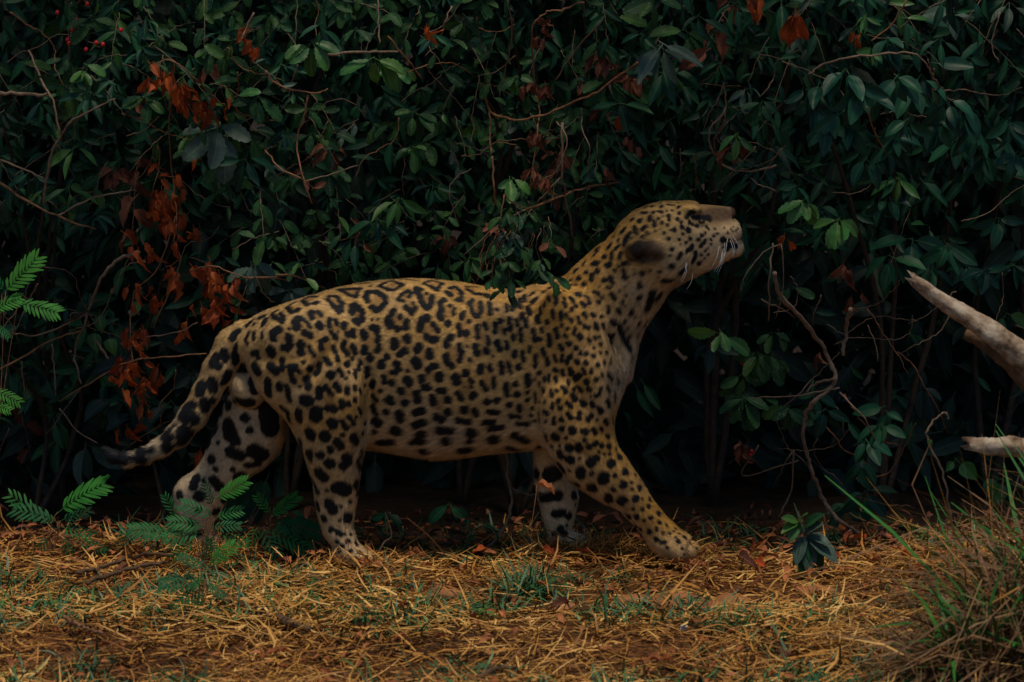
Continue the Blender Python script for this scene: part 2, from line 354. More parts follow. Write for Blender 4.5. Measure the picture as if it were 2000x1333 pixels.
# ================================================================== THE JAGUAR
def prof(us, vs, n=160, sm=7):
    """sampled and softened profile function u -> v"""
    o = np.argsort(us); us = np.array(us, float)[o]; vs = np.array(vs, float)[o]
    g = np.linspace(us[0], us[-1], n); v = np.interp(g, us, vs)
    k = np.hanning(sm + 2)[1:-1]; k /= k.sum()
    vp = np.concatenate([np.full(sm // 2, v[0]), v, np.full(sm // 2, v[-1])])
    return g, np.convolve(vp, k, 'valid')
class Field:
    def __init__(s, lo, hi, h):
        s.h = h; s.lo = np.array(lo, float); s.n = np.ceil((np.array(hi) - s.lo) / h).astype(int) + 1
        s.ax = [s.lo[i] + h * np.arange(s.n[i]) for i in range(3)]
        s.f = np.full(s.n, .5, np.float32)
    def region(s, lo, hi):
        a = np.clip(((np.array(lo) - s.lo) / s.h).astype(int), 0, s.n); b = np.clip(((np.array(hi) - s.lo) / s.h).astype(int) + 2, 0, s.n)
        return tuple(slice(i, j) for i, j in zip(a, b))
    def coords(s, sl):
        return s.ax[0][sl[0]][:, None, None], s.ax[1][sl[1]][None, :, None], s.ax[2][sl[2]][None, None, :]
    def merge(s, sl, d, k, sub=False):
        a = s.f[sl]; d = d.astype(np.float32)
        if sub:
            d = -d; h = np.clip(.5 - .5 * (a - d) / k, 0, 1); s.f[sl] = a * (1 - h) + d * h + k * h * (1 - h)
        else:
            h = np.clip(.5 + .5 * (a - d) / k, 0, 1); s.f[sl] = a * (1 - h) + d * h - k * h * (1 - h)
    def ell(s, c, r, k=.03, rot=0.0, roty=0.0, sub=False):
        """ellipsoid; rot turns it in the XZ plane, roty about Z"""
        c = np.array(c, float); m = max(r) + k + .02; sl = s.region(c - m, c + m); X, Y, Z = s.coords(sl)
        x, y, z = X - c[0], Y - c[1], Z - c[2]
        if roty: x, y = x * math.cos(roty) + y * math.sin(roty), -x * math.sin(roty) + y * math.cos(roty)
        u = x * math.cos(rot) + z * math.sin(rot); v = -x * math.sin(rot) + z * math.cos(rot)
        q = np.sqrt((u / r[0]) ** 2 + (y / r[1]) ** 2 + (v / r[2]) ** 2)
        g = np.sqrt((u / r[0] ** 2) ** 2 + (y / r[1] ** 2) ** 2 + (v / r[2] ** 2) ** 2) + 1e-6
        s.merge(sl, q * (q - 1) / g, k, sub)
    def cone(s, a, b, ra, rb, k=.03, flat=1.0):
        """round cone from a to b; flat scales the sideways thickness"""
        a = np.array(a, float); b = np.array(b, float); m = max(ra, rb) + k + .02
        sl = s.region(np.minimum(a, b) - m, np.maximum(a, b) + m); X, Y, Z = s.coords(sl)
        d = b - a; L2 = d @ d
        t = np.clip(((X - a[0]) * d[0] + (Y - a[1]) * d[1] + (Z - a[2]) * d[2]) / L2, 0, 1)
        q = np.sqrt((X - a[0] - d[0] * t) ** 2 + ((Y - a[1] - d[1] * t) / flat) ** 2 + (Z - a[2] - d[2] * t) ** 2)
        s.merge(sl, (q - (ra + (rb - ra) * t)) * min(1, flat), k)
    def loft(s, org, ang, top, bot, wid, yc, yplane, k=.03, p=2.0, inset=.004):
        """body part swept along an axis in the XZ plane. top/bot: traced outline (px); wid: (px of axis point, half width)"""
        o = P(*org, yplane); ca, sa = math.cos(ang), math.sin(ang)
        def uv(q):
            w_ = P(q[0], q[1], yplane); dx, dz = w_.x - o.x, w_.z - o.z
            return dx * ca + dz * sa, -dx * sa + dz * ca
        T = [uv(q) for q in top]; B = [uv(q) for q in bot]
        u0 = max(min(a for a, _ in T), min(a for a, _ in B)); u1 = min(max(a for a, _ in T), max(a for a, _ in B))
        u0 = min(min(a for a, _ in T), min(a for a, _ in B)); u1 = max(max(a for a, _ in T), max(a for a, _ in B))
        tg, tv = prof(*zip(*T)); bg_, bv = prof(*zip(*B))
        Wd = [(uv(q[:2])[0], q[2]) for q in wid]; wg, wv = prof(*zip(*Wd))
        if callable(yc): ycf = yc
        elif isinstance(yc, list): yg, yv = prof(*zip(*[(uv(q[:2])[0], q[2]) for q in yc])); ycf = lambda u: np.interp(u, yg, yv)
        else: ycf = lambda u: yc
        pts = np.array([(P(q[0], q[1], yplane).x, P(q[0], q[1], yplane).z) for q in list(top) + list(bot)])
        m = k + .05; wm = wv.max(); ym = [ycf(u0), ycf(u1), ycf((u0 + u1) / 2)]
        sl = s.region((pts[:, 0].min() - m, min(ym) - wm - m, pts[:, 1].min() - m), (pts[:, 0].max() + m, max(ym) + wm + m, pts[:, 1].max() + m))
        X, Y, Z = s.coords(sl)
        u = (X - o.x) * ca + (Z - o.z) * sa; v = -(X - o.x) * sa + (Z - o.z) * ca
        uc = np.clip(u, u0, u1); du = np.abs(u - uc)
        vt = np.interp(uc, tg, tv); vb = np.interp(uc, bg_, bv); h = np.maximum((vt - vb) / 2 - inset, .004); vc = (vt + vb) / 2
        wd = np.interp(uc, wg, wv); yy = Y - (ycf(uc) if not np.isscalar(ycf(0.0)) or True else 0)
        a = np.abs(yy / wd); b = np.abs((v - vc) / h)
        q = (a ** p + b ** p) ** (1 / p)
        g = np.sqrt((a / wd) ** 2 + (b / h) ** 2) / np.maximum(q, 1e-4) + 1e-6
        d = (q - 1) / np.maximum(g, 1.0 / np.maximum(wd, h))
        d = np.where(du > 0, np.hypot(np.maximum(d, 0), du), d)
        s.merge(sl, np.broadcast_to(d, s.f[sl].shape), k)

def surface_nets(f, lo, h):
    S = f < 0; nx, ny, nz = f.shape
    cnt = np.zeros((nx - 1, ny - 1, nz - 1), np.int8)
    offs = [(i, j, k) for i in (0, 1) for j in (0, 1) for k in (0, 1)]
    for i, j, k in offs: cnt += S[i:nx - 1 + i, j:ny - 1 + j, k:nz - 1 + k]
    act = (cnt > 0) & (cnt < 8); I = np.argwhere(act)
    vid = np.full(act.shape, -1, np.int32); vid[act] = np.arange(len(I))
    val = np.stack([f[I[:, 0] + o[0], I[:, 1] + o[1], I[:, 2] + o[2]] for o in offs], 1).astype(np.float64)
    acc = np.zeros((len(I), 3)); c = np.zeros(len(I))
    for a in range(8):
        for b in range(a + 1, 8):
            oa, ob = np.array(offs[a]), np.array(offs[b])
            if np.abs(oa - ob).sum() != 1: continue
            m = (val[:, a] < 0) != (val[:, b] < 0)
            t = val[m, a] / (val[m, a] - val[m, b])
            acc[m] += oa + t[:, None] * (ob - oa); c[m] += 1
    V = (I + acc / c[:, None]) * h + np.array(lo)
    Q = []
    for ax in range(3):
        sl0 = [slice(1, -1)] * 3; sl0[ax] = slice(0, -1); sl1 = list(sl0); sl1[ax] = slice(1, None)
        a = S[tuple(sl0)]; b = S[tuple(sl1)]; E = np.argwhere(a != b)
        flip = a[tuple(E.T)]
        base = E.copy()
        for q in range(3):
            if q != ax: base[:, q] += 1
        u, v = [(1, 2), (2, 0), (0, 1)][ax]
        du = np.zeros(3, int); du[u] = 1; dv = np.zeros(3, int); dv[v] = 1
        c0 = vid[tuple((base - du - dv).T)]; c1 = vid[tuple((base - dv).T)]; c2 = vid[tuple(base.T)]; c3 = vid[tuple((base - du).T)]
        q = np.stack([c0, c1, c2, c3], 1); q[~flip] = q[~flip][:, ::-1]; Q.append(q)
    return V, np.concatenate(Q)

NEAR_F, NEAR_H, FAR_F, FAR_H = -.105, -.10, .105, .095
def build_body():
    F = Field((-1.16, -.27, -.03), (.68, .27, 1.02), .0046)
    # ---- trunk
    F.loft((800, 715), 0, [(468, 648), (478, 630), (500, 614), (520, 605), (560, 591), (600, 578), (650, 563), (700, 552), (750, 546), (800, 543), (850, 545), (900, 551), (950, 560), (1000, 566), (1050, 562), (1100, 556), (1150, 580), (1190, 620), (1225, 670)],
           [(468, 690), (480, 720), (500, 745), (540, 790), (600, 835), (650, 862), (700, 876), (750, 883), (800, 890), (850, 897), (900, 894), (950, 887), (1000, 882), (1050, 880), (1100, 872), (1150, 850), (1190, 800), (1225, 730)],
           [(468, 700, .055), (490, 700, .09), (540, 700, .125), (600, 700, .138), (700, 700, .142), (780, 700, .155), (860, 700, .166), (950, 700, .165), (1030, 700, .150), (1100, 700, .130), (1160, 700, .115), (1225, 700, .08)], 0, 0, k=.03, p=2.15)
    # ---- neck, slanting up to the raised head
    F.loft((1100, 700), R(49.5), [(1010, 590), (1045, 566), (1068, 559), (1097, 546), (1117, 523), (1144, 499), (1167, 479), (1196, 460), (1212, 440), (1240, 420)],
           [(1150, 868), (1190, 838), (1203, 800), (1216, 765), (1232, 716), (1247, 670), (1262, 638), (1277, 617), (1295, 592), (1312, 565), (1330, 545)],
           [(1060, 820, .10), (1100, 760, .118), (1120, 700, .120), (1160, 640, .112), (1200, 580, .104), (1240, 520, .098), (1280, 470, .085)], 0, 0, k=.05, p=2.1)
    # ---- head
    F.loft((1300, 480), 0, [(1200, 462), (1212, 440), (1228, 421), (1248, 407), (1266, 398), (1297, 391), (1331, 391), (1354, 394), (1368, 401), (1387, 404), (1405, 405), (1425, 408)],
           [(1200, 540), (1230, 556), (1266, 562), (1300, 559), (1330, 553), (1358, 544), (1376, 536), (1400, 524), (1425, 510)],
           [(1200, 480, .080), (1240, 480, .094), (1275, 480, .102), (1310, 480, .098), (1340, 480, .080), (1365, 480, .062), (1390, 480, .053), (1425, 480, .047)], 0, 0, k=.03, p=2.1)
    for sgn in (-1, 1):
        F.ell((*P(1300, 500, 0).xz, 0)[0:1] + (sgn * .060,) + (P(1300, 500, 0).z,), (.060, .050, .058), .03, R(-25))      # cheek
        c = P(1350, 404, 0); F.ell((c.x, sgn * .044, c.z), (.026, .020, .010), .022, R(-6))                               # brow
        c = P(1368, 430, 0); F.ell((c.x, sgn * .070, c.z), (.020, .016, .012), .014, 0, 0, True)                            # eye socket
        c = P(1424, 452, 0); F.ell((c.x, sgn * .026, c.z), (.034, .030, .034), .012, R(-30))                               # upper lip pad
    c = P(1433, 483, 0); F.ell((c.x, 0, c.z), (.029, .036, .026), .016, R(-40))                                            # chin
    c0 = P(1372, 415, 0); c1 = P(1426, 416, 0); F.cone((c0.x, 0, c0.z), (c1.x, 0, c1.z), .020, .0155, .014, 1.25)           # nose bridge
    for sgn in (-1, 1):                                                                                                     # mouth slit
        a = P(1447, 468, 0); b = P(1405, 476, 0); F_a = Vector((a.x, sgn * .02, a.z)); F_b = Vector((b.x, sgn * .055, b.z))
        for t in np.linspace(0, 1, 9):
            q = F_a.lerp(F_b, t); F.ell((q.x, q.y + sgn * .012, q.z), (.008, .016, .0045), .005, 0, 0, True)
    # ---- ears, laid back
    for sgn in (-1, 1):
        c = P(1268, 490, sgn * .09); F.ell((c.x, sgn * .096, c.z), (.044, .020, .034), .016, R(6), sgn * R(16))
        c = P(1246, 488, sgn * .11); F.ell((c.x, sgn * .108, c.z), (.032, .013, .026), .014, R(4), sgn * R(26))
        c = P(1266, 503, sgn * .12); F.ell((c.x, sgn * .122, c.z), (.030, .014, .014), .010, R(10), sgn * R(16), True)
    # ---- shoulder and near foreleg (reaching forward)
    c = P(1128, 715, NEAR_F); F.ell((c.x, -.088, c.z), (.112, .072, .205), .04, R(10))
    c = P(1120, 835, NEAR_F); F.ell((c.x, -.098, c.z), (.094, .066, .085), .035, R(-20))
    F.loft((1135, 870), R(-49.5), [(1150, 770), (1185, 800), (1200, 845), (1210, 872), (1224, 891), (1254, 936), (1278, 975), (1302, 1005), (1329, 1030), (1352, 1045)],
           [(1052, 800), (1058, 842), (1067, 875), (1075, 896), (1094, 920), (1116, 946), (1149, 967), (1172, 981), (1202, 995), (1226, 1016), (1247, 1040), (1268, 1068)],
           [(1060, 800, .066), (1120, 860, .070), (1160, 910, .060), (1200, 955, .050), (1240, 1000, .044), (1280, 1040, .047), (1310, 1070, .052)],
           [(1060, 800, -.100), (1160, 910, -.110), (1310, 1060, -.112)], NEAR_F, k=.03)
    c = P(1312, 1068, -.115); F.ell((c.x, -.115, c.z), (.064, .055, .031), .02, R(-14))
    for i, (px, py, y) in enumerate([(1348, 1070, -.075), (1351, 1075, -.105), (1342, 1079, -.137), (1322, 1080, -.160)]):
        c = P(px, py, y); F.ell((c.x, y, c.z), (.027, .0165, .0195), .008, R(-16), R(-12 + 14 * i) * -1)
    # ---- far foreleg
    c = P(1130, 730, FAR_F); F.ell((c.x, .088, c.z), (.105, .072, .20), .04, R(10))
    F.loft((1090, 900), R(-88), [(1175, 820), (1150, 880), (1120, 920), (1132, 968), (1128, 1000), (1120, 1030), (1126, 1052)],
           [(1040, 820), (1040, 892), (1042, 942), (1048, 972), (1056, 1008), (1064, 1036), (1074, 1066)],
           [(1100, 820, .062), (1090, 900, .058), (1090, 960, .048), (1090, 1010, .041), (1095, 1050, .044)], FAR_F, FAR_F, k=.03)
    c = P(1112, 1062, FAR_F); F.ell((c.x, FAR_F, c.z), (.066, .050, .031), .02, 0)
    for i in range(4):
        y = FAR_F - .042 + .028 * i; c = P(1152, 1066, y); F.ell((c.x - .006 * abs(i - 1.5), y, c.z), (.024, .0155, .019), .008)
    # ---- near hind leg
    c = P(600, 705, NEAR_H); F.ell((c.x, -.080, c.z), (.128, .078, .150), .05, R(-25))
    c = P(645, 790, NEAR_H); F.ell((c.x, -.092, c.z), (.088, .070, .125), .05, R(-10))
    F.loft((650, 880), R(-84), [(700, 700), (714, 760), (718, 805), (717, 850), (713, 881), (707, 905), (704, 935), (701, 971), (696, 998), (693, 1028), (702, 1058), (716, 1080)],
           [(500, 760), (540, 795), (564, 823), (582, 862), (598, 905), (609, 941), (614, 986), (620, 1016), (630, 1046), (652, 1074), (668, 1090)],
           [(620, 740, .075), (640, 800, .080), (650, 860, .068), (655, 920, .052), (657, 970, .042), (660, 1020, .039), (675, 1060, .045), (690, 1085, .050)],
           [(620, 740, -.085), (650, 860, -.105), (660, 1080, -.105)], NEAR_H, k=.035)
    c = P(692, 1088, -.105); F.ell((c.x, -.105, c.z), (.062, .048, .028), .02, R(-12))
    for i in range(4):
        y = -.147 + .028 * i; c = P(722, 1096, y); F.ell((c.x - .006 * abs(i - 1.5), y, c.z), (.024, .0155, .018), .008)
    # ---- far hind leg, stretched back
    c = P(600, 705, FAR_H); F.ell((c.x, .078, c.z), (.125, .078, .15), .05, R(-25))
    F.loft((450, 880), R(-129), [(560, 800), (561, 852), (549, 885), (518, 915), (482, 938), (462, 957), (442, 985), (430, 1010)],
           [(470, 700), (452, 745), (436, 780), (428, 814), (413, 846), (398, 888), (374, 929), (346, 956), (338, 985)],
           [(540, 760, .078), (500, 830, .078), (450, 890, .060), (410, 930, .046), (380, 970, .040)],
           [(540, 760, .080), (380, 970, .100)], FAR_H, k=.035)
    a = P(383, 968, .1); b = P(388, 1050, .1); F.cone((a.x, .1, a.z), (b.x, .1, b.z), .057, .046, .03, .85)
    c = P(402, 1066, .1); F.ell((c.x, .1, c.z), (.066, .048, .029), .02, R(-6))
    # ---- scrotum
    c = P(470, 752, -.005); F.ell((c.x, -.012, c.z), (.028, .030, .034), .02)
    c = P(488, 765, -.005); F.ell((c.x, .0, c.z), (.045, .05, .045), .02)
    # ---- tail
    tl = [(478, 655, 34), (455, 675, 37), (428, 722, 34), (404, 768, 30), (378, 812, 29), (350, 848, 25.5), (316, 874, 21), (284, 890, 18), (252, 898, 16.5), (224, 893, 14), (208, 878, 9)]
    ys = [0, 0, -.015, -.03, -.045, -.055, -.06, -.06, -.055, -.05, -.045]
    for i in range(len(tl) - 1):
        a = P(tl[i][0], tl[i][1], ys[i]); b = P(tl[i + 1][0], tl[i + 1][1], ys[i + 1])
        F.cone(a, b, tl[i][2] * MPP - .006, tl[i + 1][2] * MPP - .006, .012)
    for px, py, y, r, ang in [(1105, 640, -.122, (.038, .030, .11), 18), (1165, 760, -.150, (.030, .028, .09), 12), (1085, 800, -.155, (.030, .026, .07), -8), (560, 660, -.115, (.06, .03, .05), 10), (620, 750, -.155, (.05, .025, .09), -20), (680, 800, -.155, (.028, .024, .09), -6)]:
        c = P(px, py, y); F.ell((c.x, y, c.z), r, .035, R(ang))
    # ---- muscle relief
    for px, py, y, r, ang in [(724, 800, -.168, (.015, .045, .12), 0), (1040, 810, -.175, (.014, .042, .11), -6), (1215, 700, -.115, (.011, .02, .085), 28), (1120, 880, -.19, (.05, .02, .012), -30), (985, 640, -.19, (.03, .03, .10), 8), (640, 690, -.185, (.016, .03, .10), -35)]:
        c = P(px, py, y); F.ell((c.x, y, c.z), r, .02, R(ang), 0, True)
    return surface_nets(F.f, F.lo, F.h)
JV, JF = build_body()
JBVH = BVHTree.FromPolygons([tuple(v) for v in JV], [tuple(int(i) for i in q) for q in JF])
def hit(px, py):
    h = JBVH.ray_cast(CAMP, ray(px, py))
    return h[0]

# ---- coat pattern: spots, broken rosettes, black lip and painted mouth shade, each a short stroke lying on the skin
COAT = {
 (440, 530, .15): "85,880,130,810,45;130,810,190,780,30;300,700,340,660,45;375,690,30;450,610,510,585,38;525,640,500,700,48;660,520,620,560,650,620,740,650,755,600,720,545,35;890,420,810,470,860,540,38;950,500,930,520,40;1190,335,1080,340,1000,390,1070,440,33;1190,410,1160,425,38;1350,330,1440,330,1520,430,1510,510,1470,530,1390,430,1330,370,33;1470,240,1600,235,1760,235,28;1500,250,1600,310,1710,330,28;1710,330,1720,270,25;480,505,590,465,20;340,560,410,535,18;1090,290,1290,255,15;1530,180,1860,155,22;1340,255,18;1110,540,1130,610,38;1210,530,1250,580,30;960,620,920,670,930,730,50;1030,630,1110,740,25;1020,800,1110,840,40;1220,700,1230,720,48;1360,630,1350,720,30;1440,650,1450,690,28;1380,800,1440,870,32;1470,790,18;1555,690,1540,730,38;1580,820,1600,830,30;1660,780,1665,840,35;1660,450,1650,550,42;1680,440,1780,530,1790,620,1730,670,1690,640,38;700,760,620,800,630,870,48;830,850,840,960,800,1010,760,1000,45;375,800,370,880,28;310,800,270,900,290,950,28;480,800,480,860,28;155,960,140,1000,35;130,1090,140,1180,50;265,1220,250,1260,28;590,1030,600,1060,60;360,1070,420,1060,430,1120,40;985,950,985,1060,48;1090,990,1150,1090,30;1310,890,1250,920,1245,1010,35;1405,990,1440,1060,28;1460,1110,1465,1150,32;1550,930,1530,990,1590,1080,32;1660,970,1690,1060,32;1660,1140,22;830,755,16",
 (700, 530, .15): "0,170,120,160,18;155,198,18;270,190,430,130,580,180,460,250,380,240,270,195,25;550,110,770,130,15;850,165,950,125,1090,160,1030,250,930,200,850,165,25;1150,115,1450,160,15;120,390,90,340,120,270,240,270,350,340,360,400,300,480,230,520,170,470,36;10,460,50,560,30,650,0,690,28;670,330,690,290,640,260,560,310,520,370,580,390,28;715,415,25;610,460,700,550,750,480,30;750,220,820,240,30;750,240,810,350,38;890,295,22;960,330,940,450,880,480,820,410,36;820,400,810,330,25;1150,270,1200,310,35;1190,230,1260,205,1340,270,1340,380,1280,380,30;1400,210,1570,210,18;1420,240,1520,300,1590,300,28;1680,320,50;1480,385,1440,420,1500,560,1520,590,28;1590,410,1600,510,1570,580,30;1120,380,1070,410,1080,530,35;1060,570,1080,610,40;1195,455,24;1245,500,1235,560,26;460,520,430,570,40;390,640,410,700,52;550,595,36;630,660,620,740,38;510,755,42;900,610,830,640,800,760,45;975,690,1040,780,32;890,855,40;960,900,1010,880,42;1165,680,45;1370,550,1340,610,36;1445,655,28;1305,710,1330,830,32;1420,790,1400,840,30;1705,420,1720,550,32;1810,500,30;1930,430,1930,520,22;1550,720,1555,860,32;1645,690,1660,750,32;1690,860,1695,960,22;1670,1040,42;1780,690,1775,790,28;1850,650,40;1905,770,1910,810,20;1970,620,1970,760,24;180,735,240,750,240,780,40;70,800,80,860,45;265,860,245,910,34;85,1000,75,1050,42;275,980,245,1040,34;155,1125,48;470,920,470,970,52;635,880,56;540,1080,610,1040,42;800,980,760,1040,42;925,1050,930,1100,48;745,1170,770,1220,58;1200,870,45;1150,930,1150,970,40;1310,970,1345,1060,1320,1170,34;1140,1110,1160,1190,1220,1230,40;1520,980,40;1545,1060,45;1455,1160,30;1800,930,1840,1010,32;1935,920,1935,990,24;370,1115,42;180,635,20;260,625,15;1410,975,14;1755,1100,16",
 (700, 710, .15): "295,30,300,10,50;500,10,520,70,45;490,120,440,115,32;645,95,28;960,40,900,95,35;960,40,1020,40,38;1600,50,1580,110,42;1710,40,1720,90,30;1860,0,1870,120,32;1970,30,1985,130,22;120,70,110,150,38;200,250,185,290,42;330,180,340,250,32;435,260,45;640,220,660,250,55;825,190,825,220,45;1055,160,1050,200,50;850,305,910,310,42;1265,190,1280,230,55;1400,130,50;1455,200,1480,250,25;1475,310,22;1385,310,16;1610,260,1660,340,34;1770,200,1760,310,28;1915,290,1940,400,35;560,360,48;760,400,770,480,48;610,515,50;285,355,28;200,420,240,470,34;410,460,430,500,45;350,490,25;1050,360,1120,360,38;970,440,975,510,45;1165,475,50;1300,390,1345,460,36;1505,400,1475,440,42;1680,500,46;1805,485,42;200,570,220,630,45;365,630,46;535,660,540,720,55;740,640,840,610,45;740,810,850,760,50;1020,700,1080,730,50;1165,640,50;1380,605,52;1515,620,1530,660,42;1700,630,1810,640,32;1960,540,38;1300,740,1440,765,40;1640,770,1750,760,38;1720,850,1870,830,42;240,765,70;490,880,75;210,890,35;270,1030,430,1020,50;800,930,840,920,55;760,1010,830,1000,60;690,1030,40;1060,870,1200,880,55;1140,1010,70;1470,910,75;1450,1010,50;1760,990,80;850,1140,70;1350,1130,1430,1120,70;1950,1090,45;1045,580,15;1990,680,35",
 (480, 700, .15): "110,110,160,170,58;320,100,390,160,55;475,20,478,140,34;580,130,640,130,50;640,110,700,180,35;600,230,630,310,38;750,55,26;840,140,45;960,70,950,180,34;920,200,38;1040,10,1090,70,38;1195,10,35;1110,220,55;1215,150,1260,220,28;1300,260,22;1320,80,42;1340,180,25;1395,10,20;1490,30,1500,60,26;1470,110,1475,150,24;1420,160,1430,260,22;1585,130,1580,220,32;90,280,120,420,55;290,300,295,470,50;440,350,440,400,42;540,370,575,540,36;790,260,815,380,45;705,370,26;960,400,955,500,44;1040,370,1110,470,30;1170,350,1215,420,38;1325,400,1325,450,34;1420,370,1420,410,25;1480,390,1500,460,16;1545,360,22;760,550,820,560,65;1250,570,1255,630,38;1340,600,34;1425,540,1425,570,27;1080,650,1150,660,48;690,700,695,800,50;920,700,910,760,75;470,640,540,700,35;550,720,570,820,26;1475,660,1500,710,30;1435,770,25;1340,760,1410,860,26;1130,850,68;1260,830,1310,910,36;1550,840,30;830,970,850,1010,62;1030,1020,72;1260,1000,34;1400,1030,1440,1090,52;1520,970,34;1200,1090,1230,1140,55;1105,1180,45;710,1080,740,1200,38;810,1240,840,1290,45;965,1260,52;1500,1220,38;600,1000,610,1080,25",
 (560, 880, .18): "260,20,260,90,28;360,50,46;470,0,32;465,140,56;650,80,660,120,55;610,170,45;770,110,790,200,34;350,240,400,290,55;280,310,340,460,26;580,400,640,430,65;540,410,55;755,370,50;765,460,35;435,440,18;690,555,22;590,605,20;330,580,345,640,30;460,580,500,640,50;670,730,55;400,740,38;765,620,15;485,860,32;545,890,580,905,28;625,910,13;695,915,18;665,990,28;755,1010,28;610,1040,24;695,1090,22;795,1110,26;545,990,20;575,1090,22;750,1170,20;810,1185,15;865,1220,16;880,1160,16;820,30,30;570,755,16",
 (960, 530, .15): "350,270,45;540,290,30;500,320,20;430,320,430,390,26;360,370,350,440,375,470,28;280,450,275,500,30;195,470,200,530,22;590,355,26;540,400,35;470,480,500,550,34;690,440,34;635,470,650,540,28;740,340,755,380,26;830,320,845,360,30;835,410,32;680,275,28;760,225,36;885,275,26;950,260,18;950,360,26;945,410,960,460,24;1030,350,1070,410,26;1100,450,26;1045,500,28;1130,305,40;1235,330,1260,360,24;1180,410,1210,450,28;1275,415,28;1020,190,30;1105,180,20;1200,175,34;1135,95,40;1030,115,22;955,130,22;1000,75,18;1310,60,1300,110,30;1225,20,30;1380,15,25;1090,10,25;870,195,22;1340,275,1390,285,26;1435,335,20;1395,400,28;400,560,400,610,26;800,510,805,600,26;905,540,905,620,26;970,560,990,590,20;600,600,615,660,36;725,655,34;1200,560,1225,590,28;1325,570,34;1120,610,1150,670,22;1040,640,32;1435,595,26;235,620,240,770,28;325,640,345,700,24;450,640,455,720,30;380,760,380,900,28;655,750,660,790,24;545,760,570,900,28;630,880,28;920,700,26;990,745,20;1210,725,1260,735,30;1350,690,1375,750,30;1455,690,1455,740,24;1090,750,1075,820,22;840,760,860,860,30;755,830,760,960,30;955,830,980,860,22;285,840,285,890,28;200,930,200,1000,26;80,930,110,1020,34;1150,850,40;1260,890,1285,930,22;1350,870,30;1400,865,22;900,970,910,1020,30;1005,945,40;1105,1000,34;1160,1070,26;1230,1070,32;495,990,495,1050,22;670,1030,685,1070,32;310,1050,300,1110,30;400,1060,420,1160,26;580,1090,570,1240,26;725,1140,730,1220,26;815,1100,845,1170,22;930,1090,905,1170,20;1040,1100,1000,1130,980,1200,26;1115,1185,34;1230,1195,32;1325,1110,30;1335,1005,20;1425,950,28;1415,1065,24;1500,1060,26;1385,1225,34;1470,1195,28;1560,1135,18;1580,1030,24;1630,1065,16;1540,1200,18;1530,850,1550,930,40;1590,820,20;215,1190,235,1300,22;355,1250,42;1650,700,1720,880,1800,1020,40;1580,665,44;1820,1130,26;1735,665,26;1770,745,20;1795,860,24;1915,680,32;1900,840,14;1895,950,18",
 (1120, 500, .12): "510,20,40;620,20,30;530,160,590,140,42;730,165,24;800,130,890,125,32;675,240,30;820,250,40;840,350,45;500,405,38;590,340,640,440,34;560,510,600,530,26;425,500,18;620,620,670,700,36;460,670,24;755,565,20;845,510,18;860,650,26;800,750,32;1120,280,40;990,300,14;985,215,14;1070,440,1080,510,34;1085,660,1055,700,36;730,880,750,930,32;565,830,570,910,28;940,930,45;1000,1000,26;955,860,20;650,1090,52;830,1085,30;880,1180,24;1065,1095,38;1290,600,1200,860,60;1420,620,1360,700,50;1250,740,60;1400,265,30;1480,395,1600,400,45;1600,170,50;1740,280,1820,215,45;1380,350,18;1250,235,20;1300,1000,1170,1160,30;1190,1060,1150,1130,25;660,1270,24;900,1310,26;1040,1280,18;1065,800,12;1060,860,10;830,820,14;1100,980,12",
 (1100, 380, .12): "180,1260,28;240,1210,28;370,1270,40;560,1240,42;450,1310,25;350,1100,330,1150,30;290,1080,18;510,1110,560,1130,480,1140,36;660,1010,38;790,960,800,1030,30;550,890,560,930,40;500,1000,28;430,960,20;780,820,730,870,38;900,840,860,880,30;900,745,30;940,960,910,1030,32;1000,560,940,630,36;1080,650,1020,720,1000,820,36;1110,720,28;1120,420,38;1250,430,46;1160,530,1200,640,36;1340,520,1280,570,30;1370,640,34;1300,690,36;1410,360,1410,420,32;1485,440,1485,510,30;1285,295,1345,310,34;1470,290,34;1540,275,1600,290,26;1350,210,22;1450,200,36;1600,200,34;1700,170,1800,180,24;1880,205,34;1715,350,1720,410,30;1630,360,14;1545,400,22;1610,460,28;1860,400,34;1890,310,28;1690,265,20;1770,260,20;1700,500,26;1810,570,36;1920,460,28;1940,530,28;1500,600,20;1650,620,26;1580,570,18;1960,640,22;1720,720,28;1890,740,26;1910,810,18;1770,890,36;1740,990,22;1920,970,1880,1050,34;820,690,20;650,780,18;1200,270,25;1870,135,22;1590,140,14;1740,570,18",
 (1280, 370, .15): "430,320,500,290,28;410,370,22;445,430,480,450,24;500,370,680,370,30;540,475,28;430,530,38;600,600,25;655,570,20;450,650,24;560,650,28;480,730,25;470,760,410,810,28;650,670,590,740,24;520,830,520,870,28;510,900,480,950,28;570,960,34;600,860,16;650,800,18;690,855,16;640,900,14;685,765,12;720,720,14;725,655,14;760,610,18;800,570,14;775,520,14;665,490,16;700,520,12;900,500,10;400,700,16;360,580,22;350,490,26;985,520,10;1015,490,10;1015,560,9;1050,540,9;940,570,9;1075,505,8;880,660,920,690,36;960,700,1000,720,38;1050,740,34;930,770,46;1010,370,20;1110,650,1000,665,880,655,15;500,395,690,395,16;690,380,720,420,14",
